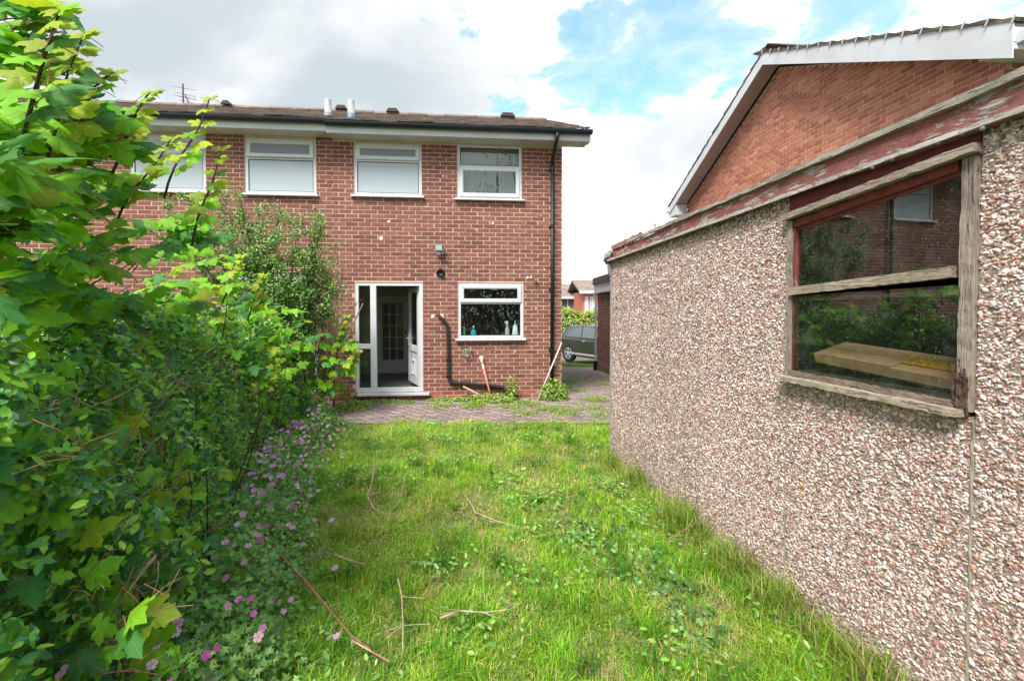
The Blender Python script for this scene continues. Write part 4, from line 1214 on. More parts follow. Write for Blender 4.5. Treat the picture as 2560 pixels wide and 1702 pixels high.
def car():
    px, Y = 1425, 20.0
    wz = gz(0, 19.5)
    root = empty('parked_car', (3.85, 19.23, gz(3.85, 19.23))); root.rotation_euler = (0, 0, R(-60))
    tag(root, 'dark green estate car parked on the drive beyond the outbuilding', 'car')
    paint = plain('dark_green_paint', (.010, .016, .017), .22, .1, 2, Coat_Weight=1.0, Coat_Roughness=.03)
    # side profile, x forward; lower body lofted across the width
    low = [(-2.15, .45), (-2.2, .62), (-2.16, .95), (-1.9, 1.02), (.75, 1.00), (1.6, .93), (2.05, .80), (2.15, .6), (2.12, .32), (1.75, .24), (-1.75, .26)]
    def loft(prof, ws, name, mat, par):
        """profile polygon copied at several half-widths"""
        mb = MB(); n = len(prof)
        for (y, k) in ws: mb.v += [(x * k[0], y, k[1] + (z - k[1]) * k[2]) for x, z in prof]
        for i in range(len(ws) - 1):
            for j in range(n):
                j2 = (j + 1) % n; mb.f.append((i * n + j, i * n + j2, (i + 1) * n + j2, (i + 1) * n + j))
        mb.f += [tuple(range(n - 1, -1, -1)), tuple(range((len(ws) - 1) * n, len(ws) * n))]
        return mb.build(name, mat, par, smooth=False, bevel=.03)
    body = loft(low, [(-.90, (.97, .6, .88)), (-.86, (1, .6, 1)), (.86, (1, .6, 1)), (.90, (.97, .6, .88))], 'body', paint, root)
    cab = [(-2.0, 1.0), (-1.72, 1.40), (-1.25, 1.57), (-.2, 1.60), (.25, 1.54), (1.05, 1.0)]
    cb = MB(); n = len(cab)
    for y, s in ((-.86, 0), (-.66, 1), (.66, 1), (.86, 0)):
        pass
    def cabring(side):
        out = []
        for x, z in cab:
            k = (z - 1.0) / .6; out.append((x, side * (.86 - .20 * k), z))
        return out
    a, b = cabring(-1), cabring(1)
    cb.v = a + b; cb.f = [tuple(range(n)), tuple(range(2 * n - 1, n - 1, -1))] + [(i, n + i, n + (i + 1) % n, (i + 1) % n) for i in range(n)]
    cb.build('cabin', paint, root, bevel=.03)
    gl = plain('car_glass', (.10, .13, .15), .03, .05, 2, Specular_IOR_Level=1.0)
    for s in (-1, 1):
        for quad in ([(-1.62, 1.06), (-1.45, 1.36), (-1.22, 1.49), (-.62, 1.52), (-.55, 1.06)], [(-.48, 1.06), (-.55, 1.52), (-.15, 1.52), (.2, 1.46), (.78, 1.06)]):
            m = MB(); m.face([(x, s * (.872 - .20 * (z - 1.0) / .6), z) for x, z in (quad if s < 0 else quad[::-1])]); m.build('side_window', gl, root)
        m = MB(); m.box(.55, s * .90 - .0, .98, .72, s * 1.06, 1.13); m.build('door_mirror', paint, root, bevel=.03)
        m = MB(); m.tube([(-1.66, s * .878, 1.05), (-1.25, s * .83, 1.52), (-.5, s * .69, 1.555), (.1, s * .69, 1.54)], .012, 5); m.build('window_trim', M['clip_metal'], root)
        m = MB(); m.box(-1.2, s * .905 - .012, .34, 1.25, s * .905 + .012, .42); m.build('sill_trim', M['clip_metal'], root)
        m = MB(); m.box(-2.18, s * .72 - .14, .82, -1.98, s * .72 + .17, 1.0); m.build('tail_light', plain('tail_red', (.45, .02, .03), .2, .1), root, bevel=.03)
        m = MB(); m.box(1.85, s * .66 - .18, .68, 2.1, s * .66 + .2, .80); m.build('headlight', M['clip_metal'], root, bevel=.03)
        m = MB(); m.box(-.42, s * .9 - .015, .9, -.22, s * .9 + .02, .93); m.build('door_handle', M['clip_metal'], root)
    m = MB(); m.face([(.32, -.62, 1.52), (1.02, -.78, 1.02), (1.02, .78, 1.02), (.32, .62, 1.52)]); m.xf(Matrix.Translation((.014, 0, .012))); m.build('windscreen', plain('windscreen', (.16, .26, .36), .03, .1), root)
    m = MB(); m.face([(-1.70, .6, 1.38), (-1.97, .75, 1.03), (-1.97, -.75, 1.03), (-1.70, -.6, 1.38)]); m.xf(Matrix.Translation((-.02, 0, .012))); m.build('rear_window', gl, root)
    for x in (-1.33, 1.30):
        for s in (-1, 1):
            w = MB(); w.lathe([(.20, -.11), (.33, -.11), (.355, -.08), (.355, .08), (.33, .11), (.20, .11)], 24); w.xf(Matrix.Translation((x, s * .80, .355)) @ Matrix.Rotation(R(90), 4, 'X'))
            wo = w.build('wheel', plain('tyre', (.012, .012, .013), .8), root)
            rm = MB(); rm.lathe([(.05, -.02), (.06, .02)], 12)
            for k in range(5):
                st = len(rm.v); rm.box(-.032, .03, -.015, .032, .235, .015); rm.xf(Matrix.Rotation(2 * math.pi * k / 5, 4, 'Z'), st)
            st = len(rm.v)
            ring = []
            for rr_, zz_ in ((.215, -.02), (.245, -.02), (.245, .02), (.215, .02)): ring.append((rr_, zz_))
            for k in range(24):
                an = 2 * math.pi * k / 24
                for rr_, zz_ in ring: rm.v.append((rr_ * math.cos(an), rr_ * math.sin(an), zz_))
            for k in range(24):
                k2 = (k + 1) % 24
                for e in range(4): rm.f.append((st + k * 4 + e, st + k * 4 + (e + 1) % 4, st + k2 * 4 + (e + 1) % 4, st + k2 * 4 + e))
            rm.xf(Matrix.Translation((x, s * .905, .355)) @ Matrix.Rotation(R(90), 4, 'X')); rm.build('rim', M['clip_metal'], wo)
            dk = MB(); dk.lathe([(.23, -.02), (.23, .02)], 20); dk.xf(Matrix.Translation((x, s * .84, .355)) @ Matrix.Rotation(R(90), 4, 'X')); dk.build('wheel_well', M['black'], wo)
            ar = MB(); ar.lathe([(.43, -.03), (.43, .03)], 24); ar.xf(Matrix.Translation((x, s * .868, .39)) @ Matrix.Rotation(R(90), 4, 'X')); ar.build('wheel_arch', M['black'], root)
car()

def background():
    # timber fence under the laurel hedge
    f = empty('timber_fence', (0, 0, 0)); tag(f, 'weathered grey close-boarded fence behind the parked car', 'fence')
    Y = 25.0; za = gz(0, Y); x = .6
    fm = timber_mat('fence_timber', None, axis=2, wood=((.22, .19, .18), (.42, .38, .36)))
    x0 = at_y(1398, 800, Y).x
    x = x0 - 1.5; k = 0
    while x < x0 + 6:
        q = MB(); q.box(x, Y - .01 * (k % 2), za - .1, x + .145, Y + .02 - .01 * (k % 2), za + 1.15 + .015 * math.sin(k * 2.3)); q.build('board', fm, f); x += .14; k += 1
    # houses down the road
    def house(name, label, px0, px1, py_eave, py_ridge, py_base, Y, wall, roofm, depth=7):
        p0 = at_y(px0, py_eave, Y); p1 = at_y(px1, py_eave, Y); zr = at_y(px0, py_ridge, Y + depth / 2).z
        zb = gz(0, 30) - .3
        h = empty(name, (p0.x, Y, zb)); tag(h, label, 'house')
        W = p1.x - p0.x; ze = p0.z - zb; zr -= zb
        q = MB(); q.box(0, 0, 0, W, depth, ze); q.build('wall', wall, h)
        q = MB(); q.prism([(-.35, ze), (depth / 2, zr), (depth + .35, ze), (depth + .35, ze - .12), (depth / 2, zr - .12), (-.35, ze - .12)], -.3, W + .3); q.v = [(v[1], v[0], v[2]) for v in q.v]
        ro = q.build('roof', roofm, h)
        q = MB(); q.box(-.3, -.40, ze - .16, W + .3, -.351, ze + .04); q.build('gutter', M['board'], h)
        return h, W, ze
    white = plain('white_render', (.72, .74, .76), .8, .06, 2)
    rt = plain('distant_roof', (.22, .175, .15), .9, .3, 1.5, .5, 8, stretch=(1, 1, 1))
    h, W, ze = house('distant_white_house', 'distant pale house with grey-brown roof above the laurel hedge', 1330, 1462, 742, 711, 790, 36, white, rt, 8)
    def win(h, a, b, z0, z1, y=-.04):
        q = MB(); q.frame(a, z0, b, z1, .07, y, y + .05); q.box((a + b) / 2 - .04, y, z0 + .07, (a + b) / 2 + .04, y + .05, z1 - .07); w_ = q.build('window', M['upvc'], h)
        q = MB(); q.box(a + .07, y + .02, z0 + .07, b - .07, y + .03, z1 - .07); q.build('pane', M['far_glass'], w_)
    s = (W) / (1462 - 1330)
    win(h, (1402 - 1330) * s, (1436 - 1330) * s, ze - 1.35, ze - .1)
    win(h, (1350 - 1330) * s, (1385 - 1330) * s, ze - 1.35, ze - .1)
    q = MB(); q.box((1438 - 1330) * s, -.03, .2, (1447 - 1330) * s, -.001, ze - .2); q.build('brick_pier', M['brick_far'], h)
    q = MB(); q.tube([((1449 - 1330) * s, -.1, ze), ((1449 - 1330) * s, -.1, .2)], .05, 8); q.build('downpipe', M['board'], h)
    q = MB(); q.box((1462 - 1330) * s, 3.5, ze + .8, (1466 - 1330) * s, 3.9, ze + 2.2); q.build('chimney', M['board'], h)
    orange = far_brick('bright_brick', (.5, .3, .22), (.42, .10, .05), (.52, .14, .08))
    h, W, ze = house('distant_orange_house', 'distant bright orange brick house with white window frames beyond the car', 1458, 1560, 728, 700, 790, 31, orange, rt, 7)
    s = W / (1560 - 1458)
    win(h, (1462 - 1458) * s, (1471 - 1458) * s, ze - 1.55, ze - .35)
    win(h, (1475 - 1458) * s, (1486 - 1458) * s, ze - 1.55, ze - .35)
    q = MB(); q.prism([(-.5, 1.9), (W, 3.2), (W, .8), (-.5, .8)], -1.4, -.02); q.build('porch_roof', white, h)
    # cable sagging to the outbuilding
M['far_glass'] = plain('far_glass', (.10, .14, .19), .08, .3, 1.2)
background()

# ------------------------------------------------------------------ small things at the house wall
def HP(px, py, w): 
    u, v = HF.uv(px, py, w); return HF.m @ Vector((u, w, v))

def wall_things():
    def bottle(name, label, cat, px, prof, mat, capm=None, caph=None, extra=None):
        u, _ = HF.uv(px, 835, .16); v = RW['kitchen'][1] + .055
        root = empty(name, tuple(HF.m @ Vector((u, .16, v)))); tag(root, label, cat)
        q = MB(); q.lathe(prof, 14); q.build('body', mat, root, smooth=True)
        if capm: 
            c = MB(); c.lathe(caph, 12); c.build('cap', capm, root, smooth=True)
        if extra: extra(root)
    led = MB(); u0, v0, u1, v1 = RW['kitchen']; led.box(u0 - .02, .088, v0 + .02, u1 + .02, .30, v0 + .052); led.build('window_ledge', M['upvc'], house_r)
    wt = plain('bottle_white', (.75, .78, .78), .3, .04)
    bottle('washing_up_bottle', 'slim clear bottle with red cap at the left of the kitchen window', 'bottle', 1160, [(.02, 0), (.024, .01), (.024, .13), (.012, .17), (.012, .18)], plain('bottle_pale', (.55, .62, .50), .2, .2), plain('cap_red', (.6, .02, .02), .3), [(.016, .18), (.018, .19), (.017, .235), (.006, .25)])
    bottle('soap_dispenser', 'turquoise pump soap dispenser on the kitchen window ledge', 'soap bottle', 1184, [(.05, 0), (.055, .01), (.05, .06), (.056, .085), (.02, .105), (.015, .115)], plain('soap_blue', (.04, .42, .55), .15, .15), wt, [(.012, .115), (.012, .135), (.02, .14), (.018, .165), (.007, .18)])
    def trig(root):
        q = MB(); q.box(-.05, -.012, .235, .02, .012, .262); q.box(-.035, -.008, .20, -.028, .008, .236); q.build('trigger', wt, root)
    bottle('spray_bottle', 'spray bottle with white trigger on the kitchen window ledge', 'spray bottle', 1268, [(.04, 0), (.044, .01), (.042, .11), (.018, .16), (.014, .19)], plain('bottle_pink', (.62, .50, .46), .25, .15), wt, [(.02, .19), (.02, .21), (.016, .235)], trig)
    def hnd(root):
        q = MB(); q.tube([(0, 0, .18), (0, 0, .27)], .011, 8); q.build('handle', wt, root)
    bottle('brush_holder', 'white tapering brush holder at the right end of the kitchen window', 'brush holder', 1288, [(.062, 0), (.062, .01), (.04, .185), (.015, .19)], wt, None, None, hnd)
    # tap with a loop of green hose
    p = HP(1176, 872, -.0); t = empty('garden_tap', tuple(p)); t.rotation_euler = (0, 0, A); tag(t, 'garden tap with a short loop of turquoise hose below the kitchen window', 'tap')
    q = MB(); q.tube([(0, 0, 0), (0, -.07, 0), (0, -.09, -.02), (0, -.09, -.05)], .012, 8); q.tube([(-.03, -.06, .03), (.03, -.06, .03)], .008, 6); q.tube([(0, -.06, 0), (0, -.06, .03)], .007, 6); q.build('spout', M['metal'], t, smooth=True)
    q = MB(); q.tube([(-.0 - .075 * (1 - math.cos(a)), -.09 + .01 * math.sin(a), -.05 - .075 * math.sin(a) + .045 * 0) for a in [i * .45 for i in range(9)]], .011, 8)
    q.v = q.v
    hs = MB(); hs.tube([(0.005 - .068 + .068 * math.cos(a), -.085, -.065 + .068 * math.sin(a)) for a in [R(50 + 32 * i) for i in range(9)]], .011, 8); hs.build('hose', plain('turquoise_hose', (.01, .36, .27), .35, .15), t, smooth=True)
    # red pole, stick and white batten leaning on the wall
    def stick(name, label, cat, pts, r, mat, parts=None):
        root = empty(name, tuple(pts[0])); tag(root, label, cat)
        q = MB(); q.tube([Vector(p) - Vector(pts[0]) for p in pts], r, 8); q.build('shaft', mat, root, smooth=True)
        if parts: parts(root, Vector(pts[0]))
    def GW(px, w, z=.01): return HF.m @ Vector((HF.uv(px, 985, w)[0], w, z))
    a = GW(1229, -.22); b = HP(1206, 908, -.05)
    def head(root, o):
        c = HP(1203, 893, -.0) - o; d = HP(1204, 900, -.06) - o; e = b - o
        q = MB(); q.tube([c, d, e, e + (e - d) * 1.2], [.045, .035, .026, .022], 8); q.build('elbow', plain('cream_pipe', (.50, .42, .33), .7, .3, 30, .5, 60), root, smooth=True)
        q = MB(); k = (Vector(a) - Vector(b)).normalized(); q.tube([e + k * .02, e + k * .10], .0225, 8); q.build('white_band', wt, root)
    stick('leaning_red_pipe', 'faded red pipe leaning from a cream wall elbow below the kitchen window', 'pipe', [a, b], .0195, plain('faded_red', (.70, .20, .15), .7, .2, 40, dirt=(.6, .42, .36)), head)
    g1 = HP(1158, 966, -.10); g2 = GW(1222, -.26, .03)
    stick('loose_batten', 'pale wooden batten propped low against the wall beside the red pipe', 'stick', [g2, g1], .018, plain('pale_batten', (.42, .30, .24), .8, .3, 20))
    w1 = HP(1404, 857, -.02); w2 = GW(1344, -.30)
    stick('white_cane', 'thin white rod leaning across the house corner behind the downpipe', 'rod', [w2, w1], .013, plain('white_rod', (.62, .58, .55), .5, .15))
    # trellis
    Y = 7.9
    tw = timber_mat('trellis_wood', None, wood=((.30, .19, .11), (.52, .36, .24)))
    p0 = HP(770, 880, -.35); t = empty('trellis', tuple(p0)); t.rotation_euler = (0, R(7), A); tag(t, 'brown diamond timber trellis leaning on the wall behind the shrubs', 'trellis')
    Wd, Hh = .52, .95
    for i in range(9):
        x = -.32 + i * .105
        for (dx, yy) in ((.30, 0), (-.30, .012)):
            xa, xb = (x, x + dx) if dx > 0 else (x + .3, x)
            q = MB(); rough_board(q, (xa, yy, 0), (xb, yy, Hh), .010, .022, up=(1, 0, 0), seg=2, amp=0); q.build('lath', tw, t)
wall_things()

# ------------------------------------------------------------------ plant helpers
def maple_leaf():
    half = [(0, 0.0), (.12, -.07), (.26, -.08), (.40, -.03), (.355, .07), (.385, .15), (.50, .24), (.61, .40), (.50, .395), (.445, .465), (.35, .44), (.235, .42), (.275, .54), (.235, .62), (.27, .71), (.15, .80), (0, 1.0)]
    pts = half + [(-x, y) for x, y in half[-2:0:-1]]
    P = [(0, .26)] + pts
    def z(x, y): return -.30 * abs(x) ** 1.25 - .22 * y * y + .035 * math.sin(9 * x + 5 * y) + .04 * math.sin(11 * y - 7 * x)
    V = [(x, y, z(x, y)) for x, y in P]; n = len(pts)
    return np.array(V), [(0, 1 + i, 1 + (i + 1) % n) for i in range(n)]
LEAF_V, LEAF_F = maple_leaf()
def oval_leaf(w=.25):
    V = [(0, .5, -.05), (0, 0, 0), (w * .8, .25, .03), (w, .52, .04), (w * .62, .8, .01), (0, 1, -.06), (-w * .62, .8, .01), (-w, .52, .04), (-w * .8, .25, .03)]
    return np.array(V), [(0, 1 + i, 1 + (i + 1) % 8) for i in range(8)]
OV_V, OV_F = oval_leaf()
OV_V = OV_V[[0, 1, 2, 4, 5, 6, 8]]; OV_V[[2, 6], 0] *= 1.15; OV_V[[2, 6], 1] = .33; OV_V[[3, 5], 0] *= 1.35; OV_V[[3, 5], 1] = .7; OV_F = [(0, 1 + i, 1 + (i + 1) % 6) for i in range(6)]
RH_V = np.array([(0, 0, 0), (.25, .45, .05), (0, 1, -.03), (-.25, .45, .05)]); RH_F = [(0, 1, 2), (0, 2, 3)]
M['maple'] = attr_mat('sycamore_leaf', .52, .42, True, .35, noise=28, namt=.28)
M['leaf'] = attr_mat('hedge_leaf', .36, .30, False, .5)
M['small_leaf'] = attr_mat('shrub_leaf', .4, .2, False, .45)
M['grass'] = attr_mat('grass_blade', .55, .45, False, .3)
M['bark'] = plain('dark_bark', (.07, .045, .035), .9, .4, 30, .5, 60)
M['twig'] = plain('red_twig', (.30, .13, .085), .7, .4, 20)
M['dry_twig'] = plain('dry_twig', (.40, .29, .21), .85, .45, 14)

def single_leaf_mesh(name, V, Fc, mat):
    me = bpy.data.meshes.new(name); me.from_pydata([tuple(v) for v in V], [], Fc)
    a = me.attributes.new('col', 'FLOAT_COLOR', 'POINT'); a.data.foreach_set('color', np.ones(len(V) * 4, np.float32))
    a = me.attributes.new('leafuv', 'FLOAT_VECTOR', 'POINT'); a.data.foreach_set('vector', V.astype(np.float32).ravel())
    me.polygons.foreach_set('use_smooth', [True] * len(me.polygons)); me.materials.append(mat); return me
MAPLE_ME = [single_leaf_mesh('leaf', LEAF_V * np.array([1, 1, k]), LEAF_F, M['maple']) for k in (.5, 1.0, 1.5)]

def leaf_objects(parent, Mx, T, col, n_single, stuff_name='crown'):
    """largest leaves as objects, the rest as one stuff part; T in world space, parent at world offset"""
    off = np.array(parent.location)
    d = np.linalg.norm(T - np.array(EYE), axis=1)
    size = np.linalg.norm(Mx[:, :, 1], axis=1) / d
    order = np.argsort(-size)
    for i in order[:n_single]:
        o = bpy.data.objects.new('leaf', random.choice(MAPLE_ME)); COL.objects.link(o); o.parent = parent
        m = Matrix(Mx[i].tolist()).to_4x4(); m.translation = Vector(T[i] - off); o.matrix_local = m
        o.color = (*col[i], 1)
    r = order[n_single:]
    if len(r):
        o = joined(stuff_name, LEAF_V, LEAF_F, Mx[r], T[r] - off, M['maple'], col[r], parent, uv=LEAF_V, smooth=True); o['kind'] = 'stuff'

def maple_cols(n, young):
    g = np.array([.23, .55, .022]); dk = np.array([.075, .26, .06]); yl = np.array([.46, .62, .03])
    k = rng.random((n, 1)); c = np.where(k < .36, dk * rng.uniform(.8, 1.6, (n, 1)), g * rng.uniform(.7, 1.3, (n, 1)))
    y = (rng.random((n, 1)) < young[:, None]); c = np.where(y, yl * rng.uniform(.6, 1.05, (n, 1)), c)
    return c

def poly_sample(poly, n):
    P = np.array(poly, float); out = []
    lo, hi = P.min(0), P.max(0)
    while len(out) < n:
        q = rng.uniform(lo, hi); x, y = q; ins = False; j = len(P) - 1
        for i in range(len(P)):
            if (P[i, 1] > y) != (P[j, 1] > y) and x < (P[j, 0] - P[i, 0]) * (y - P[i, 1]) / (P[j, 1] - P[i, 1]) + P[i, 0]: ins = not ins
            j = i
        if ins: out.append(q)
    return np.array(out)

def curve_pts(p0, p1, sag, n=9, wob=.02):
    p0, p1 = Vector(p0), Vector(p1); out = []
    w1 = Vector((random.uniform(-1, 1), random.uniform(-1, 1), random.uniform(-1, 1))) * wob
    for i in range(n):
        t = i / (n - 1); p = p0.lerp(p1, t); p.z += sag * 4 * t * (1 - t) ; p += w1 * math.sin(t * 7); out.append(p)
    return out

def sycamore(name, label, base, poly, depth, n, size, tips, n_single, young=.08, nbranch=22, stem_top=None, br=1.0, sprays=0):
    SPR = []
    root = empty(name, tuple(base)); tag(root, label, 'tree'); b = Vector(base)
    tr = MB(); top = Vector(stem_top if stem_top else base + Vector((0, 0, 1.4)))
    tp = curve_pts(b, top, 0, 8, .04); tr.tube([p - b for p in tp], [br * (.022 - .012 * i / 7) for i in range(8)], 8)
    tro = tr.build('trunk', M['bark'], root, smooth=True)
    q = poly_sample(poly, n)
    if sprays:
        # leaves in flat pairs along arching sprays, with gaps between the layers
        P = []; Nn = []; Dd = []
        for (px, py) in poly_sample(poly, sprays):
            Yd = depth(px, py) + rng.uniform(-.2, .45)
            tip = at_y(px, py, Yd); st = at_y(px - rng.uniform(170, 330), py + rng.uniform(40, 190), Yd * rng.uniform(.9, 1.2))
            pts = curve_pts(st, tip, .07, 10, .02); SPR.append(pts); ax = (tip - st).normalized(); sd = ax.cross(Vector((0, 0, 1))).normalized()
            for i in range(3, 10):
                for s_ in (-1, 1):
                    dv = (ax * .7 + sd * s_ * .9 + Vector((0, 0, -.22))).normalized(); dv = (dv + Vector((rng.normal(0, .3), rng.normal(0, .3), rng.normal(-.1, .25)))).normalized(); P.append(tuple(pts[i] + dv * rng.uniform(.02, .09))); Dd.append(tuple(dv))
                    Nn.append((rng.normal(0, .5), rng.normal(-.55, .45), 1.0))
        n = len(P); pos = np.array(P); nrm = np.array(Nn); tipd = np.array(Dd)
    else:
        pos = np.array([at_y(x, y, depth(x, y) + rng.uniform(-.25, .45)) for x, y in q])
        nrm = np.stack([rng.normal(-.1, .45, n), rng.normal(-.62, .42, n), rng.normal(.95, .25, n)], 1)
        tipd = np.stack([rng.normal(.8, .5, n), rng.normal(-.25, .6, n), rng.normal(-.15, .3, n)], 1)
    young_k = np.full(n, young)
    sz = rng.uniform(*size, n)
    Mx = frames(nrm, tipd, sz); T = pos
    # shoots towards the listed tips: young leaves in pairs
    brs = []
    TT = []; NN = []; DD = []; SS = []; YY = []
    for (px, py, Y, ln) in tips:
        tip = at_y(px, py, Y); st = tip + Vector((-.25, random.uniform(-.1, .2), -ln)) ; pts = curve_pts(st, tip, .03, 9, .012); brs.append((pts, .006))
        for i in range(2, 9):
            t = i / 8; p = pts[i]
            for s in ((-1, 1) if i < 8 else (-1, 1, 0)):
                an = i * 1.57 + (0 if s >= 0 else math.pi) + random.uniform(-.4, .4)
                out = Vector((math.cos(an), math.sin(an), .25 if t > .8 else -.15))
                TT.append(p + out * .03 * (1.2 - t)); DD.append(out); NN.append((-out.x * .4 + random.uniform(-.3, .3), -out.y * .3 - .85, .75)); SS.append(size[1] * (1.02 - .62 * t) * random.uniform(.75, 1.0)); YY.append(.2 + .75 * t)
    if TT:
        T = np.concatenate([T, np.array([tuple(p) for p in TT])]); Mx = np.concatenate([Mx, frames(np.array(NN, float), np.array([tuple(d) for d in DD]), np.array(SS))]); young_k = np.concatenate([young_k, np.array(YY)])
    col = maple_cols(len(T), young_k)
    leaf_objects(root, Mx, T, col, n_single)
    # branches to a spread of the leaves, and leaf stalks
    bm = MB(); idx = rng.choice(n, nbranch, replace=False)
    for i in idx:
        s = tp[random.randint(3, 7)]; pts = curve_pts(s, Vector(pos[i]), random.uniform(-.05, .12), 10, .03)
        bm.tube([p - b for p in pts], [br * (.009 - .006 * k / 9) for k in range(10)], 6)
    for pts in SPR: bm.tube([p - b for p in pts], [.005 - .003 * k / 9 for k in range(10)], 5)
    for pts, r in brs: bm.tube([p - b for p in pts], [r * (1.2 - .7 * k / 8) for k in range(9)], 6)
    bm.build('branches', M['bark'], root, smooth=True)['kind'] = 'stuff'
    pm = MB()
    for i in range(len(T)):
        p = Vector(T[i]) - b; d = Vector(Mx[i][:, 1]).normalized()
        e = p - d * random.uniform(.05, .11) + Vector((0, 0, -.02)); pm.tube([e, e.lerp(p, .5) + Vector((0, 0, .008)), p], .0016, 3, False)
    pm.build('leaf_stalks', M['twig'], root)['kind'] = 'stuff'
    return root

# the big sycamore at the left edge
sycamore('sycamore_tree', 'young sycamore with large lobed leaves leaning in at the left edge', Vector((-3.2, 2.9, 0)),
         [(-60, -40), (110, -30), (150, 40), (175, 150), (240, 230), (330, 300), (420, 390), (500, 440), (545, 540), (600, 640), (560, 730), (420, 780), (260, 800), (120, 800), (-60, 780)],
         lambda x, y: 1.34 + 1.8 * (max(x, 0) / 560) + .25 * (y / 700), 600, (.095, .175),
         [(205, 95, 1.75, .42), (276, 178, 2.05, .38), (372, 232, 2.4, .4), (528, 250, 2.9, .62), (556, 375, 3.0, .6), (430, 350, 2.7, .5), (150, 30, 1.35, .35)], 300, .09, 8, (-2.9, 2.8, 1.9), 1.0, 48)
# saplings between it and the house
sycamore('sycamore_sapling', 'lower sycamore saplings with yellow-green leaves below the shrub', Vector((-2.9, 4.6, 0)),
         [(360, 620), (600, 640), (720, 740), (800, 830), (800, 960), (700, 1010), (560, 1000), (420, 920), (330, 780)],
         lambda x, y: 3.0 + 3.0 * ((x - 330) / 470), 430, (.10, .165), [(660, 690, 4.2, .4), (600, 640, 4.0, .4), (700, 900, 5.0, .4)], 60, .16, 10, None, 1.0, 24)
sycamore('sycamore_shoot', 'slim sycamore shoot reaching across the white door sidelight', Vector((-2.75, 7.2, 0)),
         [(790, 880), (880, 840), (880, 900), (850, 960), (800, 1000), (770, 940)], lambda x, y: 7.1, 34, (.13, .19), [(868, 790, 7.15, .7), (895, 880, 7.1, .4)], 20, .18, 5, (-2.75, 7.2, .9))
sycamore('sycamore_seedling', 'broad-leaved sycamore seedling among pink flowers at the lower left corner', Vector((-1.5, 1.75, 0)),
         [(120, 1300), (330, 1330), (420, 1560), (330, 1700), (60, 1702), (60, 1560), (160, 1480)], lambda x, y: 1.75, 22, (.13, .19), [], 22, .12, 4, (-1.5, 1.75, .4), .35)

# ------------------------------------------------------------------ hedge
def edge_x(y):
    """left edge of the lawn"""
    return np.interp(y, [0, 1.2, 2.1, 4.6, 6.8, 8.3], [-.95, -1.1, -1.35, -2.4, -2.72, -2.9])

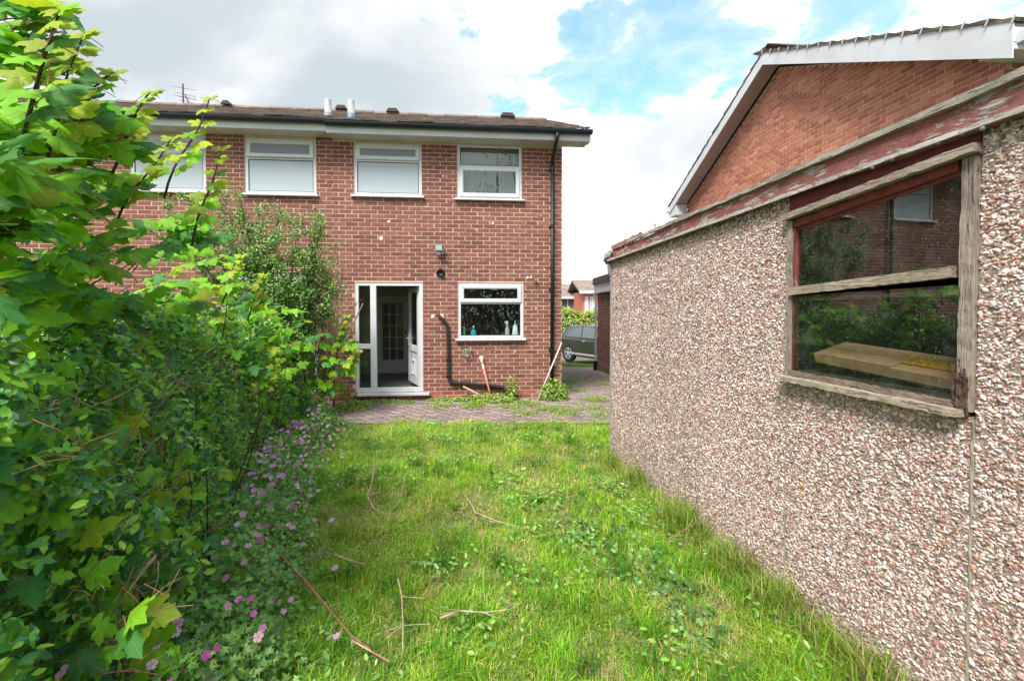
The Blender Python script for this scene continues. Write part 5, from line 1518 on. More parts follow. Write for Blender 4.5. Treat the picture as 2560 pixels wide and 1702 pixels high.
def hedge():
    root = empty('privet_hedge', (-3.0, 4.0, 0)); tag(root, 'dense overgrown dark green hedge tangled with dry twigs along the left', 'hedge'); off = np.array(root.location)
    n = 112000
    y = 1.0 + 6.6 * rng.random(n) ** 1.25
    d = np.abs(rng.normal(0, .42, n)); d = np.where(rng.random(n) < .25, rng.uniform(0, 1.7, n), d)
    H = 1.62 + .12 * np.sin(y * 2.3) + .1 * np.sin(y * 5.1 + 1) - .10 * np.maximum(y - 5, 0)
    z = H * rng.random(n) ** .85
    # front leans back with height, lumpy
    lean = .18 + .42 * (z / H) ** 1.3 + .13 * np.sin(y * 7 + z * 5) + .10 * np.sin(y * 13 - z * 9) + .06 * np.sin(y * 29 + z * 21)
    x = edge_x(y) - lean - d
    T = np.stack([x, y, z], 1)
    # clumpiness: leave hollows
    hol = np.sin(x * 9 + 2 * np.sin(y * 5)) * np.sin(y * 8 + z * 3) * np.sin(z * 10 + x * 4)
    keep = hol > -.13; T = T[keep]; n = len(T); d = d[keep]
    nrm = np.stack([rng.normal(.45, .6, n), rng.normal(-.35, .6, n), rng.normal(.8, .5, n)], 1); tip = rng.normal(0, 1, (n, 3)); tip[:, 2] -= .3
    sz = rng.uniform(.030, .062, n)
    base = np.array([.062, .205, .040])
    c = base * rng.uniform(.4, 2.0, (n, 1)); k = rng.random((n, 1))
    c = np.where(k < .34, np.array([.28, .56, .045]) * rng.uniform(.7, 1.2, (n, 1)), c); c = np.where(k > .93, np.array([.08, .22, .13]) * rng.uniform(.7, 1.3, (n, 1)), c)
    o = joined('foliage', OV_V, OV_F, frames(nrm, tip, sz), T - off, M['leaf'], c, root, uv=OV_V); o['kind'] = 'stuff'
    # sycamore and bramble leaves poking from its face
    n2 = 620; yy = 1.2 + 6.2 * rng.random(n2); zz = rng.uniform(.15, 1.6, n2); xx = edge_x(yy) - .12 - .45 * (zz / 1.6) ** 1.3 - np.abs(rng.normal(0, .12, n2))
    N2 = np.stack([rng.normal(.5, .4, n2), rng.normal(-.5, .4, n2), rng.normal(.9, .3, n2)], 1); D2 = np.stack([rng.normal(.7, .5, n2), rng.normal(0, .6, n2), rng.normal(-.5, .3, n2)], 1)
    o = joined('broad_leaves', LEAF_V, LEAF_F, frames(N2, D2, rng.uniform(.06, .13, n2)), np.stack([xx, yy, zz], 1) - off, M['maple'], maple_cols(n2, np.full(n2, .07)), root, uv=LEAF_V); o['kind'] = 'stuff'
    # stems and dry twigs
    for name, cnt, r, mat, ln in (('twigs', 130, .0026, M['dry_twig'], .38), ('stems', 30, .006, M['bark'], 1.1), ('red_twigs', 110, .0024, M['twig'], .42)):
        q = MB()
        for i in range(cnt):
            y0 = (1.6 if name != 'stems' else 2.6) + 4.6 * random.random() ** 1.3; z0 = random.uniform(.1, 1.3) if name != 'stems' else .02
            x0 = float(edge_x(y0)) - (.12 + .4 * (z0 / 1.5)) - random.uniform(0, .22 if name != 'stems' else .6)
            dr = Vector((random.uniform(-.5, .9), random.uniform(-.9, .9), random.uniform(.0, .9))).normalized() if name != 'stems' else Vector((random.uniform(-.3, .4), random.uniform(-.3, .3), 1)).normalized()
            L_ = ln * random.uniform(.4, 1.2); p0 = Vector((x0, y0, z0)); pts = curve_pts(p0, p0 + dr * L_, random.uniform(-.06, .06), 7, .04)
            q.tube([p - Vector(off) for p in pts], [r * (1.1 - .1 * k) for k in range(7)], 5)
            if name != 'stems':
                for s in range(3):
                    j = random.randint(2, 5); e = pts[j] + Vector((random.uniform(-1, 1), random.uniform(-1, 1), random.uniform(-.2, 1))).normalized() * L_ * .3
                    q.tube([pts[j] - Vector(off), (pts[j].lerp(e, .5) + Vector((0, 0, .01))) - Vector(off), e - Vector(off)], r * .6, 4)
        q.build(name, mat, root, smooth=True)['kind'] = 'stuff'
hedge()

def shrub():
    """small-leaved upright shrub in front of the left house"""
    base = Vector((-3.55, 7.0, 0)); root = empty('cotoneaster_shrub', tuple(base)); tag(root, 'tall small-leaved dark shrub standing in front of the brick wall', 'shrub')
    tips = [(470, 500, 6.6), (540, 478, 6.7), (600, 500, 6.7), (640, 535, 6.7), (700, 525, 6.9), (745, 560, 6.9), (795, 545, 7.1), (800, 560, 7.1), (820, 660, 7.1), (760, 640, 6.9), (690, 610, 6.7), (640, 620, 6.6), (580, 600, 6.5), (520, 580, 6.5), (830, 720, 7.1), (780, 740, 6.9), (720, 700, 6.7), (460, 600, 6.4), (660, 690, 6.6), (410, 520, 6.5), (600, 560, 6.8)]
    q = MB(); T = []; 
    for (px, py, Y) in tips:
        tip = at_y(px, py, Y); s = base + Vector((random.uniform(-.3, .5), random.uniform(-.2, .2), random.uniform(.2, .8)))
        pts = curve_pts(s, tip, random.uniform(-.1, .15), 14, .05); q.tube([p - base for p in pts], [.016 - .012 * k / 13 for k in range(14)], 5)
        for i in range(5, 14):
            for k in range(3):
                e = pts[i] + Vector((random.gauss(0, .13), random.gauss(0, .13), random.gauss(.05, .12))); q.tube([pts[i] - base, e - base], .002, 3)
                m = int(85 * (1.15 - .5 * abs(i - 9) / 5)); c0 = np.array(pts[i]); c1 = np.array(e)
                t = rng.random((m, 1)); T.append(c0 + (c1 - c0) * t + rng.normal(0, .040, (m, 3)))
    q.build('branches', M['bark'], root, smooth=True)['kind'] = 'stuff'
    T = np.concatenate(T); n = len(T)
    nrm = np.stack([rng.normal(.1, .6, n), rng.normal(-.5, .6, n), rng.normal(.8, .5, n)], 1)
    c = np.array([.08, .21, .045]) * rng.uniform(.4, 1.6, (n, 1)); c = np.where(rng.random((n, 1)) < .36, np.array([.27, .44, .08]) * rng.uniform(.7, 1.3, (n, 1)), c)
    c = np.where(rng.random((n, 1)) < .012, np.array([.55, .30, .32]), c)
    o = joined('foliage', RH_V, RH_F, frames(nrm, rng.normal(0, 1, (n, 3)), rng.uniform(.026, .05, n)), T - np.array(base), M['small_leaf'], c, root); o['kind'] = 'stuff'
    # bare twiggy growth on its right
    base2 = Vector((-2.95, 7.4, .4)); r2 = empty('bare_twiggy_bush', (base2.x, base2.y, 0)); tag(r2, 'bare tangle of thin pale twigs beside the white door', 'bush')
    o2 = Vector((base2.x, base2.y, 0)); q = MB(); T = []
    for i in range(46):
        tip = at_y(random.uniform(770, 865), random.uniform(640, 800), 7.4 + random.uniform(-.2, .2)); pts = curve_pts(base2 + Vector((random.uniform(-.2, .2), 0, random.uniform(0, .5))), tip, random.uniform(-.1, .2), 8, .05)
        q.tube([p - o2 for p in pts], [.006 - .004 * k / 7 for k in range(8)], 4)
        for k in range(5):
            j = random.randint(3, 7); e = pts[j] + Vector((random.gauss(0, .12), random.gauss(0, .1), random.gauss(.04, .1))); q.tube([pts[j] - o2, e - o2], .002, 3)
            if random.random() < .5: T.append(tuple(e - o2))
    q.build('twigs', M['dry_twig'], r2)['kind'] = 'stuff'
    T = np.array(T); T = np.repeat(T, 3, 0) + rng.normal(0, .02, (len(T) * 3, 3)); n = len(T)
    o = joined('foliage', RH_V, RH_F, frames(rng.normal(0, 1, (n, 3)) + np.array([0, -.3, .6]), rng.normal(0, 1, (n, 3)), rng.uniform(.02, .04, n)), T, M['small_leaf'], np.array([.14, .22, .04]) * rng.uniform(.6, 1.3, (n, 1)), r2); o['kind'] = 'stuff'
shrub()

# ------------------------------------------------------------------ lawn
def value_noise(x, y, s, seed):
    r = np.random.default_rng(seed); G = r.random((64, 64))
    xs, ys = x / s + 20, y / s + 20; i, j = np.floor(xs).astype(int), np.floor(ys).astype(int); fx, fy = xs - i, ys - j
    fx = fx * fx * (3 - 2 * fx); fy = fy * fy * (3 - 2 * fy); g = lambda a, b: G[a % 64, b % 64]
    return (g(i, j) * (1 - fx) + g(i + 1, j) * fx) * (1 - fy) + (g(i, j + 1) * (1 - fx) + g(i + 1, j + 1) * fx) * fy
BL_V = np.array([(-.5, 0, 0), (.5, 0, 0), (-.40, .26, .62), (.40, .26, .62), (0, 1.0, .92)]); BL_F = [(0, 1, 3), (0, 3, 2), (2, 3, 4)]
def garage_x(y): return 1.126 + (5.27 - y) * .166

def blades(name, x, y, hgt, wid, col, lean, parent=None, z=None):
    n = len(x); an = rng.uniform(0, 2 * np.pi, n); ca, sa = np.cos(an), np.sin(an)
    Mx = np.zeros((n, 3, 3)); Mx[:, 0, 0] = ca * wid; Mx[:, 1, 0] = sa * wid
    Mx[:, 0, 1] = -sa * hgt * lean; Mx[:, 1, 1] = ca * hgt * lean; Mx[:, 2, 2] = hgt * np.sqrt(np.clip(1 - .5 * np.minimum(lean, 1.2) ** 2, .08, 1))
    zz = np.zeros(n) if z is None else z
    o = joined(name, BL_V, BL_F, Mx, np.stack([x, y, zz - .028], 1), M['grass'], col, parent); o['kind'] = 'stuff'; return o

def lawn():
    X = []; Yv = []
    for (y0, y1, dens) in ((1.6, 2.8, 15000), (2.8, 4.2, 10500), (4.2, 7.05, 6200)):
        n = int(4.9 * (y1 - y0) * dens); X.append(rng.uniform(-2.9, 2.0, n)); Yv.append(rng.uniform(y0, y1, n))
    x = np.concatenate(X); y = np.concatenate(Yv)
    far = 6.95 + .10 * np.sin(x * 3.1) + .06 * np.sin(x * 7.7)
    ok = (x > edge_x(y) - .12) & (x < np.where(y < 5.27, garage_x(y) - .01, 2.0)) & (y < far + rng.normal(0, .07, len(x)))
    x, y = x[ok], y[ok]
    tuft = value_noise(x, y, .33, 1) * .6 + value_noise(x, y, .12, 2) * .4
    dry = value_noise(x, y, .5, 3) * .45 + value_noise(x, y, .12, 4) * .55
    dry = dry - .18 * np.exp(-((y - 2.0) / .8) ** 2) * 0
    ok = rng.random(len(x)) < .35 + 1.0 * tuft; x, y, tuft, dry = x[ok], y[ok], tuft[ok], dry[ok]; n = len(x)
    near = np.where(y < 5.27, garage_x(y), 9) - x
    tuft2 = value_noise(x, y, .2, 21) * .5 + value_noise(x, y, .5, 22) * .5
    h = (.022 + .17 * (tuft * .5 + tuft2 * .5) ** 2.6) * rng.uniform(.55, 1.35, n)
    hb = np.exp(-(near / .12) ** 2); h *= 1 + 1.5 * hb
    nl = np.exp(-((x - edge_x(y)) / .25) ** 2); h *= 1 + .6 * nl
    g1 = np.array([.33, .55, .03]); g2 = np.array([.12, .36, .028]); g3 = np.array([.54, .64, .07]); st = np.array([.62, .56, .26])
    k = rng.random((n, 1)); f = np.clip(value_noise(x, y, .7, 6) * .6 + value_noise(x, y, .22, 16) * .5 - .05, 0, 1)[:, None]
    c = g1 * (1 - f) + g2 * f; c = np.where(k < .2, g3, c)
    pd = np.clip((dry - .45) * 2.6, .07, .55)
    c = c * (.62 + .75 * tuft2[:, None]); c = np.where(rng.random((n, 1)) < pd[:, None], st * rng.uniform(.6, 1.25, (n, 1)), c) * rng.uniform(.7, 1.3, (n, 1))
    o = blades('grass', x, y, h, rng.uniform(.0022, .0048, n) * (1 + .10 * y), c, np.abs(rng.normal(.8, .45, n)))
    tag(o, 'rough green lawn mixed with straw between the hedge and the garage', 'grass', kind='stuff')
    # darker tufts of longer grass
    nt = 460; ty = 1.7 + 5.0 * rng.random(nt) ** 1.1; tx = rng.uniform(-2.5, 1.9, nt); ok = (tx > edge_x(ty) + .05) & (tx < np.where(ty < 5.27, garage_x(ty) - .05, 1.9)); tx, ty = tx[ok], ty[ok]
    m = 46; x = np.repeat(tx, m); y = np.repeat(ty, m); n = len(x); x = x + rng.normal(0, .035, n); y = y + rng.normal(0, .035, n)
    k = np.repeat(rng.uniform(.6, 1.25, len(tx)), m)[:, None]; w_ = np.repeat(rng.random(len(tx)), m)[:, None]
    c = (np.array([.07, .26, .025]) * (1 - w_) + np.array([.30, .56, .04]) * w_) * k * rng.uniform(.75, 1.25, (n, 1))
    o = blades('grass_tufts', x, y, rng.uniform(.06, .16, n), rng.uniform(.003, .0062, n), c, np.abs(rng.normal(.75, .35, n)))
    tag(o, 'darker longer tufts standing out of the lawn', 'grass', kind='stuff')
    # broad-leaved weeds and clover low in the turf
    nc = 70; cy = 1.8 + 5.0 * rng.random(nc); cx = rng.uniform(-2.3, 1.8, nc); ci = rng.integers(0, nc, 3400); n = len(ci)
    x = cx[ci] + rng.normal(0, .10, n); y = cy[ci] + rng.normal(0, .10, n); ok = (x > edge_x(y)) & (x < np.where(y < 5.27, garage_x(y) - .04, 1.9)) & (y < 6.9); x, y = x[ok], y[ok]; n = len(x)
    c = np.array([(.12, .32, .05), (.2, .42, .05), (.26, .42, .10)])[rng.integers(0, 3, n)] * rng.uniform(.6, 1.25, (n, 1))
    o = joined('lawn_weeds', OV_V, OV_F, frames(np.stack([rng.normal(0, .45, n), rng.normal(-.3, .45, n), np.full(n, 1.)], 1), rng.normal(0, 1, (n, 3)) * np.array([1, 1, .25]), rng.uniform(.018, .05, n)), np.stack([x, y, rng.uniform(.02, .07, n)], 1), M['leaf'], c, uv=OV_V)
    tag(o, 'low broad-leaved weeds and clover growing through the lawn', 'weeds', kind='stuff')
    # cut straw lying on the grass
    n = 12000; y = 1.7 + 5.1 * rng.random(n) ** 1.1; x = rng.uniform(-2.5, 1.9, n)
    dn = value_noise(x, y, .45, 3) * .55 + value_noise(x, y, .16, 4) * .45
    ok = (x > edge_x(y) + .1) & (x < np.where(y < 5.27, garage_x(y) - .02, 1.9)) & (rng.random(n) < np.clip((dn - .30) * 2.6, .12, 1)); x, y = x[ok], y[ok]; n = len(x)
    an = rng.uniform(0, 6.28, n); L_ = rng.uniform(.03, .11, n); up = rng.normal(0, .18, n)
    Mx = np.zeros((n, 3, 3)); wd = rng.uniform(.0016, .0034, n)
    Mx[:, 0, 0] = np.cos(an) * wd; Mx[:, 1, 0] = np.sin(an) * wd; Mx[:, 2, 0] = wd * .4
    Mx[:, 0, 2] = -np.sin(an) * L_; Mx[:, 1, 2] = np.cos(an) * L_; Mx[:, 2, 2] = up * L_; Mx[:, 2, 1] = .1 * L_
    o = joined('dry_straw', BL_V, BL_F, Mx, np.stack([x, y, rng.uniform(.015, .05, n)], 1), M['grass'], np.array([.58, .47, .29]) * rng.uniform(.5, 1.25, (n, 1)))
    tag(o, 'pale dry straw clippings scattered over the lawn', 'straw', kind='stuff')
lawn()

def leafy(name, label, cat, cx, cy, rx, ry, h, n, size, cols, kind=None, V=OV_V, Fc=OV_F, mat='leaf', z0=0.0, stems=0, dense=1.0):
    root = empty(name, (cx, cy, z0 + gz(cx, cy))); tag(root, label, cat)
    r = np.sqrt(rng.random(n)); a = rng.uniform(0, 6.28, n)
    x = r * np.cos(a) * rx; y = r * np.sin(a) * ry; z = h * rng.random(n) ** .8 * (1 - .6 * r ** 2)
    nr = np.stack([x / rx * .5 + rng.normal(0, .4, n), y / ry * .5 - .3 + rng.normal(0, .4, n), np.full(n, .8)], 1)
    c = np.array(cols)[rng.integers(0, len(cols), n)] * rng.uniform(.6, 1.35, (n, 1))
    o = joined('foliage', V, Fc, frames(nr, np.stack([x, y, rng.normal(0, .1, n)], 1) + rng.normal(0, .05, (n, 3)), rng.uniform(*size, n)), np.stack([x, y, z], 1), M[mat], c, root, uv=V); o['kind'] = 'stuff'
    if stems:
        q = MB()
        for i in range(stems):
            aa = random.uniform(0, 6.28); rr = random.random() * .8
            q.tube([(0.2 * rx * math.cos(aa), .2 * ry * math.sin(aa), -.01), (rr * rx * math.cos(aa) * .7, rr * ry * math.sin(aa) * .7, h * .5), (rr * rx * math.cos(aa), rr * ry * math.sin(aa), h * .9)], .003, 4)
        q.build('stems', M['green_stem'], root)['kind'] = 'stuff'
    return root
M['green_stem'] = plain('green_stem', (.10, .16, .04), .6, .3, 10)

def geraniums():
    root = empty('cranesbill_bed', (-2.0, 3.6, 0)); tag(root, 'bed of pink cranesbill flowers spilling from the hedge onto the lawn', 'flowers'); off = Vector(root.location)
    def place(n, spread):
        y = 1.55 + 5.2 * rng.random(n) ** 1.0; d = rng.normal(.09, spread, n); return edge_x(y) + d, y, d
    x, y, d = place(15000, .17)
    h = (.16 + .24 * value_noise(x, y, .22, 9)) * np.exp(-((d - .02) / .24) ** 2) + .02; z = h * rng.random(len(x)) ** .7; n = len(x)
    nr = np.stack([rng.normal(.3, .45, n), rng.normal(-.35, .45, n), np.full(n, .9)], 1)
    c = np.array([.14, .32, .06]) * rng.uniform(.5, 1.6, (n, 1)); c = np.where(rng.random((n, 1)) < .25, np.array([.28, .46, .08]) * rng.uniform(.7, 1.2, (n, 1)), c)
    GV = np.array([(0, .3, -.05), (0, 0, 0), (.42, -.03, .02), (.2, .2, 0), (.58, .42, .03), (.22, .45, 0), (0, 1, .02), (-.22, .45, 0), (-.58, .42, .03), (-.2, .2, 0), (-.42, -.03, .02)]); GFc = [(0, 1 + i, 1 + (i + 1) % 10) for i in range(10)]
    m = 11000; o = joined('foliage', GV, GFc, frames(nr, rng.normal(0, 1, (n, 3)), rng.uniform(.018, .046, n))[:m], (np.stack([x, y, z], 1) - np.array(off))[:m], M['leaf'], c[:m], root, uv=GV); o['kind'] = 'stuff'
    # flower: five rounded petals in one mesh
    mb = MB()
    for k in range(5):
        a = 2 * math.pi * k / 5; st = len(mb.v); pts = [(0, .05), (.26, .40), (.42, .72), (.30, .96), (0, .98), (-.30, .96), (-.42, .72), (-.26, .40)]
        for (px, py) in pts: 
            zz = .30 * py - .18 * py * py - .2 * abs(px)
            mb.v.append((px * math.cos(a) - py * math.sin(a), px * math.sin(a) + py * math.cos(a), zz))
        mb.f.append(tuple(range(st, st + 8)))
    fm = NT('petal'); oi = fm.N('ShaderNodeObjectInfo'); 
    p = fm.N('ShaderNodeBsdfPrincipled'); fm.L(oi.outputs['Color'], p.inputs['Base Color']); p.inputs['Roughness'].default_value = .6
    tr = fm.N('ShaderNodeBsdfTranslucent'); fm.L(oi.outputs['Color'], tr.inputs[0]); ms = fm.N('ShaderNodeMixShader'); ms.inputs[0].default_value = .35; fm.L(p.outputs[0], ms.inputs[1]); fm.L(tr.outputs[0], ms.inputs[2]); fm.L(ms.outputs[0], fm.out.inputs[0])
    me = bpy.data.meshes.new('flower'); me.from_pydata(mb.v, [], mb.f); me.materials.append(fm.mat)
    stk = MB()
    def flower(pos, s, c):
        o = bpy.data.objects.new('flower', me); COL.objects.link(o); o.parent = root; o.location = pos - off
        o.rotation_euler = (random.gauss(.75, .3), random.gauss(.15, .3), random.gauss(0, .5)); o.scale = (s, s, s); o.color = (*c, 1)
        stk.tube([pos - off + Vector((random.uniform(-.03, .03), random.uniform(-.03, .03), -.12)), pos - off + Vector((0, 0, -.04)), pos - off], .0014, 3, False)
    cols = [(.76, .36, .68), (.68, .24, .58), (.84, .56, .80), (.78, .44, .72), (.60, .10, .44), (.80, .42, .60)]
    for i in range(250):
        # thickest two-thirds of the way down the lawn
        t = random.random(); yy = 3.0 + 3.5 * random.betavariate(2.2, 2.0) if t < .8 else 1.6 + 2.2 * random.random()
        dd = random.gauss(.10, .20); zz = .30 * math.exp(-((dd - .03) / .26) ** 2) + random.uniform(.02, .10)
        flower(Vector((float(edge_x(yy)) + dd, yy, zz)), random.uniform(.014, .024) * (1.0 if yy < 4 else .9), random.choice(cols))
    for (px, py, Y, s) in ((85, 1672, 1.55, .024), (155, 1680, 1.5, .025), (232, 1640, 1.65, .02), (258, 1548, 1.8, .018), (380, 1660, 1.75, .02), (395, 1610, 1.8, .02), (455, 1665, 1.8, .02), (440, 1580, 1.9, .02), (400, 1548, 1.9, .02), (445, 1555, 1.95, .022), (368, 1520, 2.0, .02), (525, 1692, 1.85, .02)):
        flower(at_y(px, py, Y), s, random.choice(cols))
    stk.build('flower_stalks', M['green_stem'], root)['kind'] = 'stuff'
geraniums()

def weeds():
    g = [(.15, .32, .03), (.24, .42, .04), (.09, .22, .03), (.34, .42, .06)]
    def G(px, py): p = on_ground(px, py); return p.x, p.y
    def W(px, w): p = HF.m @ Vector((HF.uv(px, 985, w)[0], w, 0)); return p.x, p.y
    x, y = W(1385, -.22); leafy('corner_weed_clump', 'bushy green weed at the foot of the black downpipe', 'weed', x, y, .26, .2, .42, 900, (.03, .06), g, stems=8)
    x, y = W(1278, -.2); leafy('upright_weed', 'single upright leafy weed beside the end of the waste pipe', 'weed', x, y, .09, .09, .48, 160, (.04, .08), g, stems=4)
    x, y = W(1225, -.3); leafy('wall_weed_patch', 'low tangle of weeds and grass at the foot of the kitchen wall', 'weeds', x, y, .42, .16, .16, 1100, (.03, .055), g + [(.42, .30, .14)], stems=10)
    x, y = W(1130, -.18); leafy('step_weed_patch', 'small flat weeds growing right of the white doorstep', 'weeds', x, y, .45, .1, .08, 420, (.03, .05), g)
    x, y = W(960, -.22); leafy('threshold_weed_patch', 'flat weeds below the white door threshold', 'weeds', x, y, .6, .1, .06, 330, (.03, .05), g)
    x, y = G(880, 1020); leafy('border_weed_patch', 'mixed low weeds on the paving beside the hedge end', 'weeds', x, y, .3, .35, .10, 700, (.03, .06), g + [(.45, .33, .16)])
    x, y = W(865, -.3); leafy('yellowing_weed', 'yellow and orange leaved weed left of the doorstep', 'weed', x, y, .18, .15, .35, 260, (.04, .07), [(.10, .2, .03), (.42, .28, .02), (.16, .26, .03)], stems=5)
    x, y = G(1560, 1330); leafy('ivy_patch', 'patch of dark ivy leaves creeping over the lawn by the garage', 'ivy', x - .06, y + .1, .5, .75, .06, 330, (.022, .042), [(.08, .22, .06), (.13, .30, .07), (.18, .32, .12)], V=LEAF_V, Fc=LEAF_F)
    x, y = G(1780, 1500); leafy('broadleaf_weed', 'broad-leaved weeds in long grass against the garage wall', 'weed', x - .18, y, .16, .4, .10, 90, (.03, .055), [(.07, .17, .04), (.12, .24, .05)], V=LEAF_V, Fc=LEAF_F)
    # weeds in the paving joints: nobody could count these
    n = 6000; X = []; 
    cx = rng.choice(26, n); ctr = np.array([(-1.6 + 3.3 * rng.random(), 7.3 + 1.6 * rng.random()) for _ in range(14)] + [(1.15 + 1.0 * rng.random(), 8.2 + 6 * rng.random()) for _ in range(12)])
    p = ctr[cx] + rng.normal(0, .13, (n, 2)); nr = np.stack([rng.normal(0, .3, n), rng.normal(-.2, .3, n), np.full(n, 1.)], 1)
    z = np.array([gz(a, b) for a, b in p]) + rng.uniform(0, .05, n)
    hide = (p[:, 1] > 8.8 + .13 * p[:, 0]) & (p[:, 0] < .95); p, nr, z = p[~hide], nr[~hide], z[~hide]; n = len(p)
    o = joined('paving_weeds', OV_V, OV_F, frames(nr, rng.normal(0, 1, (n, 3)) * np.array([1, 1, .2]), rng.uniform(.018, .045, n)), np.stack([p[:, 0], p[:, 1], z], 1), M['leaf'], np.array(g)[rng.integers(0, 4, n)] * rng.uniform(.6, 1.3, (n, 1)), uv=OV_V)
    tag(o, 'small weeds sprouting from joints of the block paving', 'weeds', kind='stuff')
    # fringe of long grass along the garage
    n = 9500; y = 1.4 + 4.0 * rng.random(n) ** 1.3; x = garage_x(y) - np.abs(rng.normal(0, .09, n)) - .012
    vn = value_noise(y * 0, y, .16, 31) * .5 + value_noise(y * 0, y, .5, 32) * .5; ok = rng.random(n) < np.clip((vn - .28) * 2.4, .08, 1); x, y, vn = x[ok], y[ok], vn[ok]; n = len(x)
    c = np.array([.24, .44, .03]) * rng.uniform(.45, 1.3, (n, 1)); c = np.where(rng.random((n, 1)) < .35, np.array([.55, .45, .25]) * rng.uniform(.5, 1.2, (n, 1)), c)
    o = blades('long_grass', x, y, rng.uniform(.06, .30, n) * (.45 + .9 * vn), rng.uniform(.003, .0075, n), c, np.abs(rng.normal(.55, .3, n))); tag(o, 'long uncut grass fringe at the foot of the garage wall', 'grass', kind='stuff')
    # verge beyond the house corner
    n = 5000; x = rng.uniform(1.9, 4.4, n); y = rng.uniform(15.9, 18.6, n); ok = np.abs(y - 17.2 + .3 * (x - 3)) < .75 * rng.random(n) + .25; x, y = x[ok], y[ok]; n = len(x)
    o = blades('verge_grass', x, y, rng.uniform(.05, .13, n), rng.uniform(.012, .02, n), np.array([.17, .32, .03]) * rng.uniform(.6, 1.3, (n, 1)), np.abs(rng.normal(.5, .3, n)), z=np.array([gz(a, b) for a, b in zip(x, y)]) + .02); tag(o, 'bright strip of grass on the drive in front of the car', 'grass', kind='stuff')
    # seedlings on the garage roof edge
    for k, (px, py, hh) in enumerate(((1632, 590, .10), (1690, 565, .07))):
        s, z = GF.uv(px, py, .0); p = GF.m @ Vector((s, .02, roofz(s) + .115))
        r = empty('roof_seedling', tuple(p)); tag(r, ('thin dark seedling sprouting from the far end of the garage roof', 'second small seedling on the garage roof edge near the gable')[k], 'seedling')
        q = MB(); q.tube([(0, 0, -.01), (.01, 0, hh * .5), (-.015, 0, hh)], .002, 4); q.build('stem', M['bark'], r)
        n = 14; o = joined('foliage', RH_V, RH_F, frames(rng.normal(0, 1, (n, 3)), rng.normal(0, 1, (n, 3)), rng.uniform(.012, .022, n)), np.stack([rng.normal(0, .01, n), rng.normal(0, .01, n), rng.uniform(.3, 1, n) * hh], 1), M['small_leaf'], np.array([.08, .13, .04]) * rng.uniform(.6, 1.4, (n, 1)), r)
        o['kind'] = 'stuff'
weeds()

def twigs():
    L = [('long_dead_branch', 'longest bare reddish branch lying from the flowers towards the foreground', [(662, 1366), (700, 1420), (760, 1480), (820, 1540), (880, 1610), (930, 1665), (975, 1702)], .006),
         ('curled_twig', 'curled dark twig lying mid-lawn in dry grass', [(938, 1180), (930, 1230), (918, 1262), (935, 1285), (970, 1300), (1000, 1270), (1012, 1220)], .004),
         ('pale_stem', 'pale broken stem lying on the lawn centre', [(1158, 1250), (1180, 1290), (1188, 1305), (1250, 1320), (1350, 1345)], .004),
         ('short_upright_twig', 'short pale forked twig standing in the near lawn', [(995, 1500), (1005, 1530), (1008, 1600), (1007, 1690)], .0035),
         ('dark_stick', 'thin dark stick lying across the near lawn centre', [(1100, 1575), (1150, 1568), (1210, 1566), (1255, 1572)], .004),
         ('red_cane', 'reddish cane lying below the flowers at lower left', [(510, 1640), (570, 1628), (640, 1620), (700, 1612)], .004),
         ('thin_red_twig', 'thinner red twig just above the reddish cane', [(515, 1614), (580, 1612), (660, 1606), (710, 1596)], .003),
         ('small_brown_stick', 'small brown stick in the grass left of centre', [(815, 1405), (850, 1425), (910, 1440)], .0035),
         ('straw_stalk', 'long straw-coloured stalk near the garage side of the lawn', [(1670, 1370), (1720, 1350), (1780, 1320)], .003)]
    for name, label, pts, r in L:
        P = [on_ground(*p) for p in pts]
        for i, p in enumerate(P): p.z = .065 + .025 * math.sin(i * 1.3) + (.06 if name in ('curled_twig', 'short_upright_twig') and i in (0, len(P) - 1) else 0)
        o = P[0].copy(); o.z = 0
        root = empty(name, tuple(o)); tag(root, label, 'twig')
        n = len(P); r *= 1.35; q = MB(); q.tube([p - o for p in P], [r * (1.25 - .8 * i / (n - 1)) for i in range(n)], 6); st = q.build('stem', M['twig'] if 'red' in label else M['dry_twig'], root, smooth=True)
        q = MB()
        for k in range(4):
            j = random.randint(1, n - 2); e = P[j] + Vector((random.uniform(-.14, .14), random.uniform(-.12, .12), random.uniform(-.02, .05))); q.tube([P[j] - o, e - o], r * .45, 4)
        q.build('side_shoot', M['dry_twig'], root)['kind'] = 'stuff'
twigs()

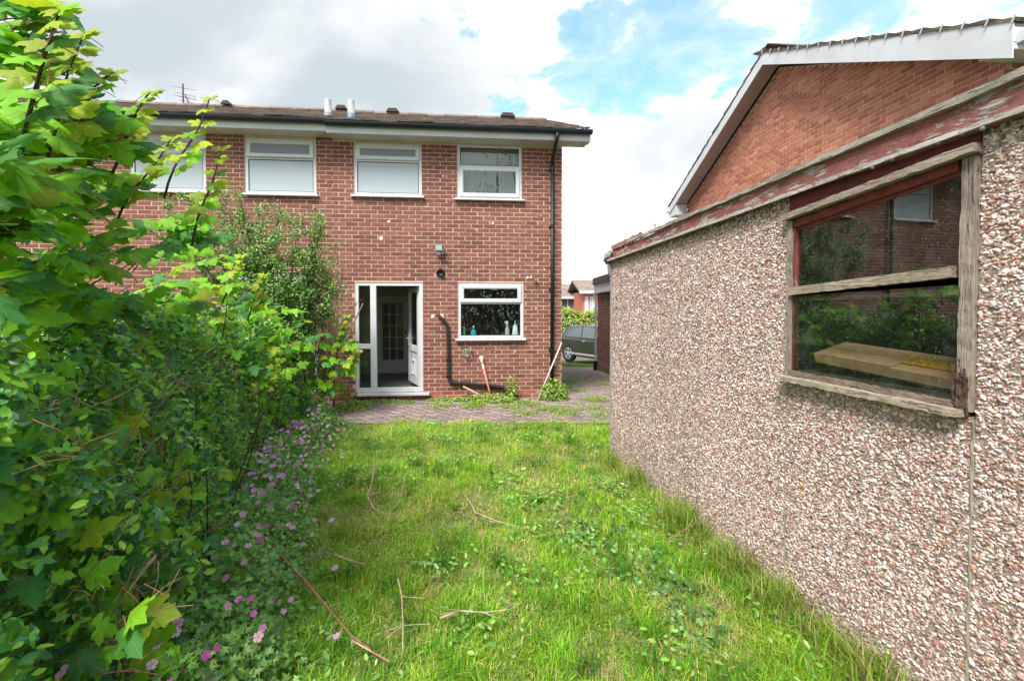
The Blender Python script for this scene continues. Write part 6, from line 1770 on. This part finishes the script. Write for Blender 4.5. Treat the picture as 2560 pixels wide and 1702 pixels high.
# ------------------------------------------------------------------ laurel hedge by the road, and the tree behind the camera that the windows mirror
def laurel():
    Y = 25.6; p0 = at_y(1385, 775, Y); p1 = at_y(1560, 775, Y); zb = gz(0, Y); zt = p0.z
    root = empty('laurel_hedge', (p0.x, Y, zb)); tag(root, 'bright yellow-green laurel hedge above the fence behind the car', 'hedge'); n = 5200; W = p1.x - p0.x
    x = rng.uniform(0, W, n); z = rng.uniform(.6, zt - zb, n) + .12 * np.sin(x * 3); y = rng.normal(.1, .18, n) 
    c = np.array([.22, .36, .03]) * rng.uniform(.45, 1.5, (n, 1)); c = np.where(rng.random((n, 1)) < .3, np.array([.48, .52, .10]), c)
    o = joined('foliage', OV_V, OV_F, frames(np.stack([rng.normal(0, .5, n), rng.normal(-.6, .5, n), rng.normal(.8, .5, n)], 1), rng.normal(0, 1, (n, 3)), rng.uniform(.10, .19, n)), np.stack([x, y, z], 1), M['leaf'], c, root, uv=OV_V); o['kind'] = 'stuff'
    q = MB()
    for i in range(20): xx = W * i / 19; q.tube([(xx, .15, 0), (xx + random.uniform(-.1, .1), .15, zt - zb - .2)], .03, 5)
    q.build('stems', M['bark'], root)['kind'] = 'stuff'
laurel()

def garden_tree():
    base = Vector((4.6, -7.5, 0)); root = empty('garden_tree', tuple(base)); tag(root, 'leafy garden tree seen only as a reflection in the upstairs window', 'tree')
    q = MB(); T = []; q.tube([(0, 0, 0), (.1, .1, 1.5), (0, .2, 3)], [.2, .16, .12], 8)
    for i in range(34):
        e = Vector((random.gauss(0, 2.2), random.gauss(0, 1.0), random.uniform(3.0, 10.0))); pts = curve_pts(Vector((0, .1, random.uniform(1.4, 3))), e, .2, 6, .1); q.tube(pts, [.06 - .008 * k for k in range(6)], 5)
        T.append(np.array(e) + rng.normal(0, .5, (130, 3)))
    q.build('trunk', M['bark'], root, smooth=True); T = np.concatenate(T); n = len(T)
    o = joined('crown', OV_V, OV_F, frames(rng.normal(0, 1, (n, 3)) + np.array([0, 0, .8]), rng.normal(0, 1, (n, 3)), rng.uniform(.12, .22, n)), T, M['leaf'], np.array([.05, .12, .03]) * rng.uniform(.5, 1.5, (n, 1)), root, uv=OV_V); o['kind'] = 'stuff'
    # unseen hedge added behind the camera, tall and dense to darken the kitchen reflection
    r2 = empty('reflection_hedge', (-.5, -4.6, 0)); tag(r2, 'unseen hedge behind the camera, added to darken the kitchen window reflection', 'hedge'); n = 15000
    o = joined('foliage', OV_V, OV_F, frames(rng.normal(0, 1, (n, 3)) + np.array([0, .5, .6]), rng.normal(0, 1, (n, 3)), rng.uniform(.14, .26, n)), np.stack([rng.uniform(-4, 9, n), rng.normal(0, .2, n), rng.uniform(0, 3.4, n)], 1), M['leaf'], np.array([.03, .09, .02]) * rng.uniform(.5, 1.6, (n, 1)), r2, uv=OV_V); o['kind'] = 'stuff'
garden_tree()
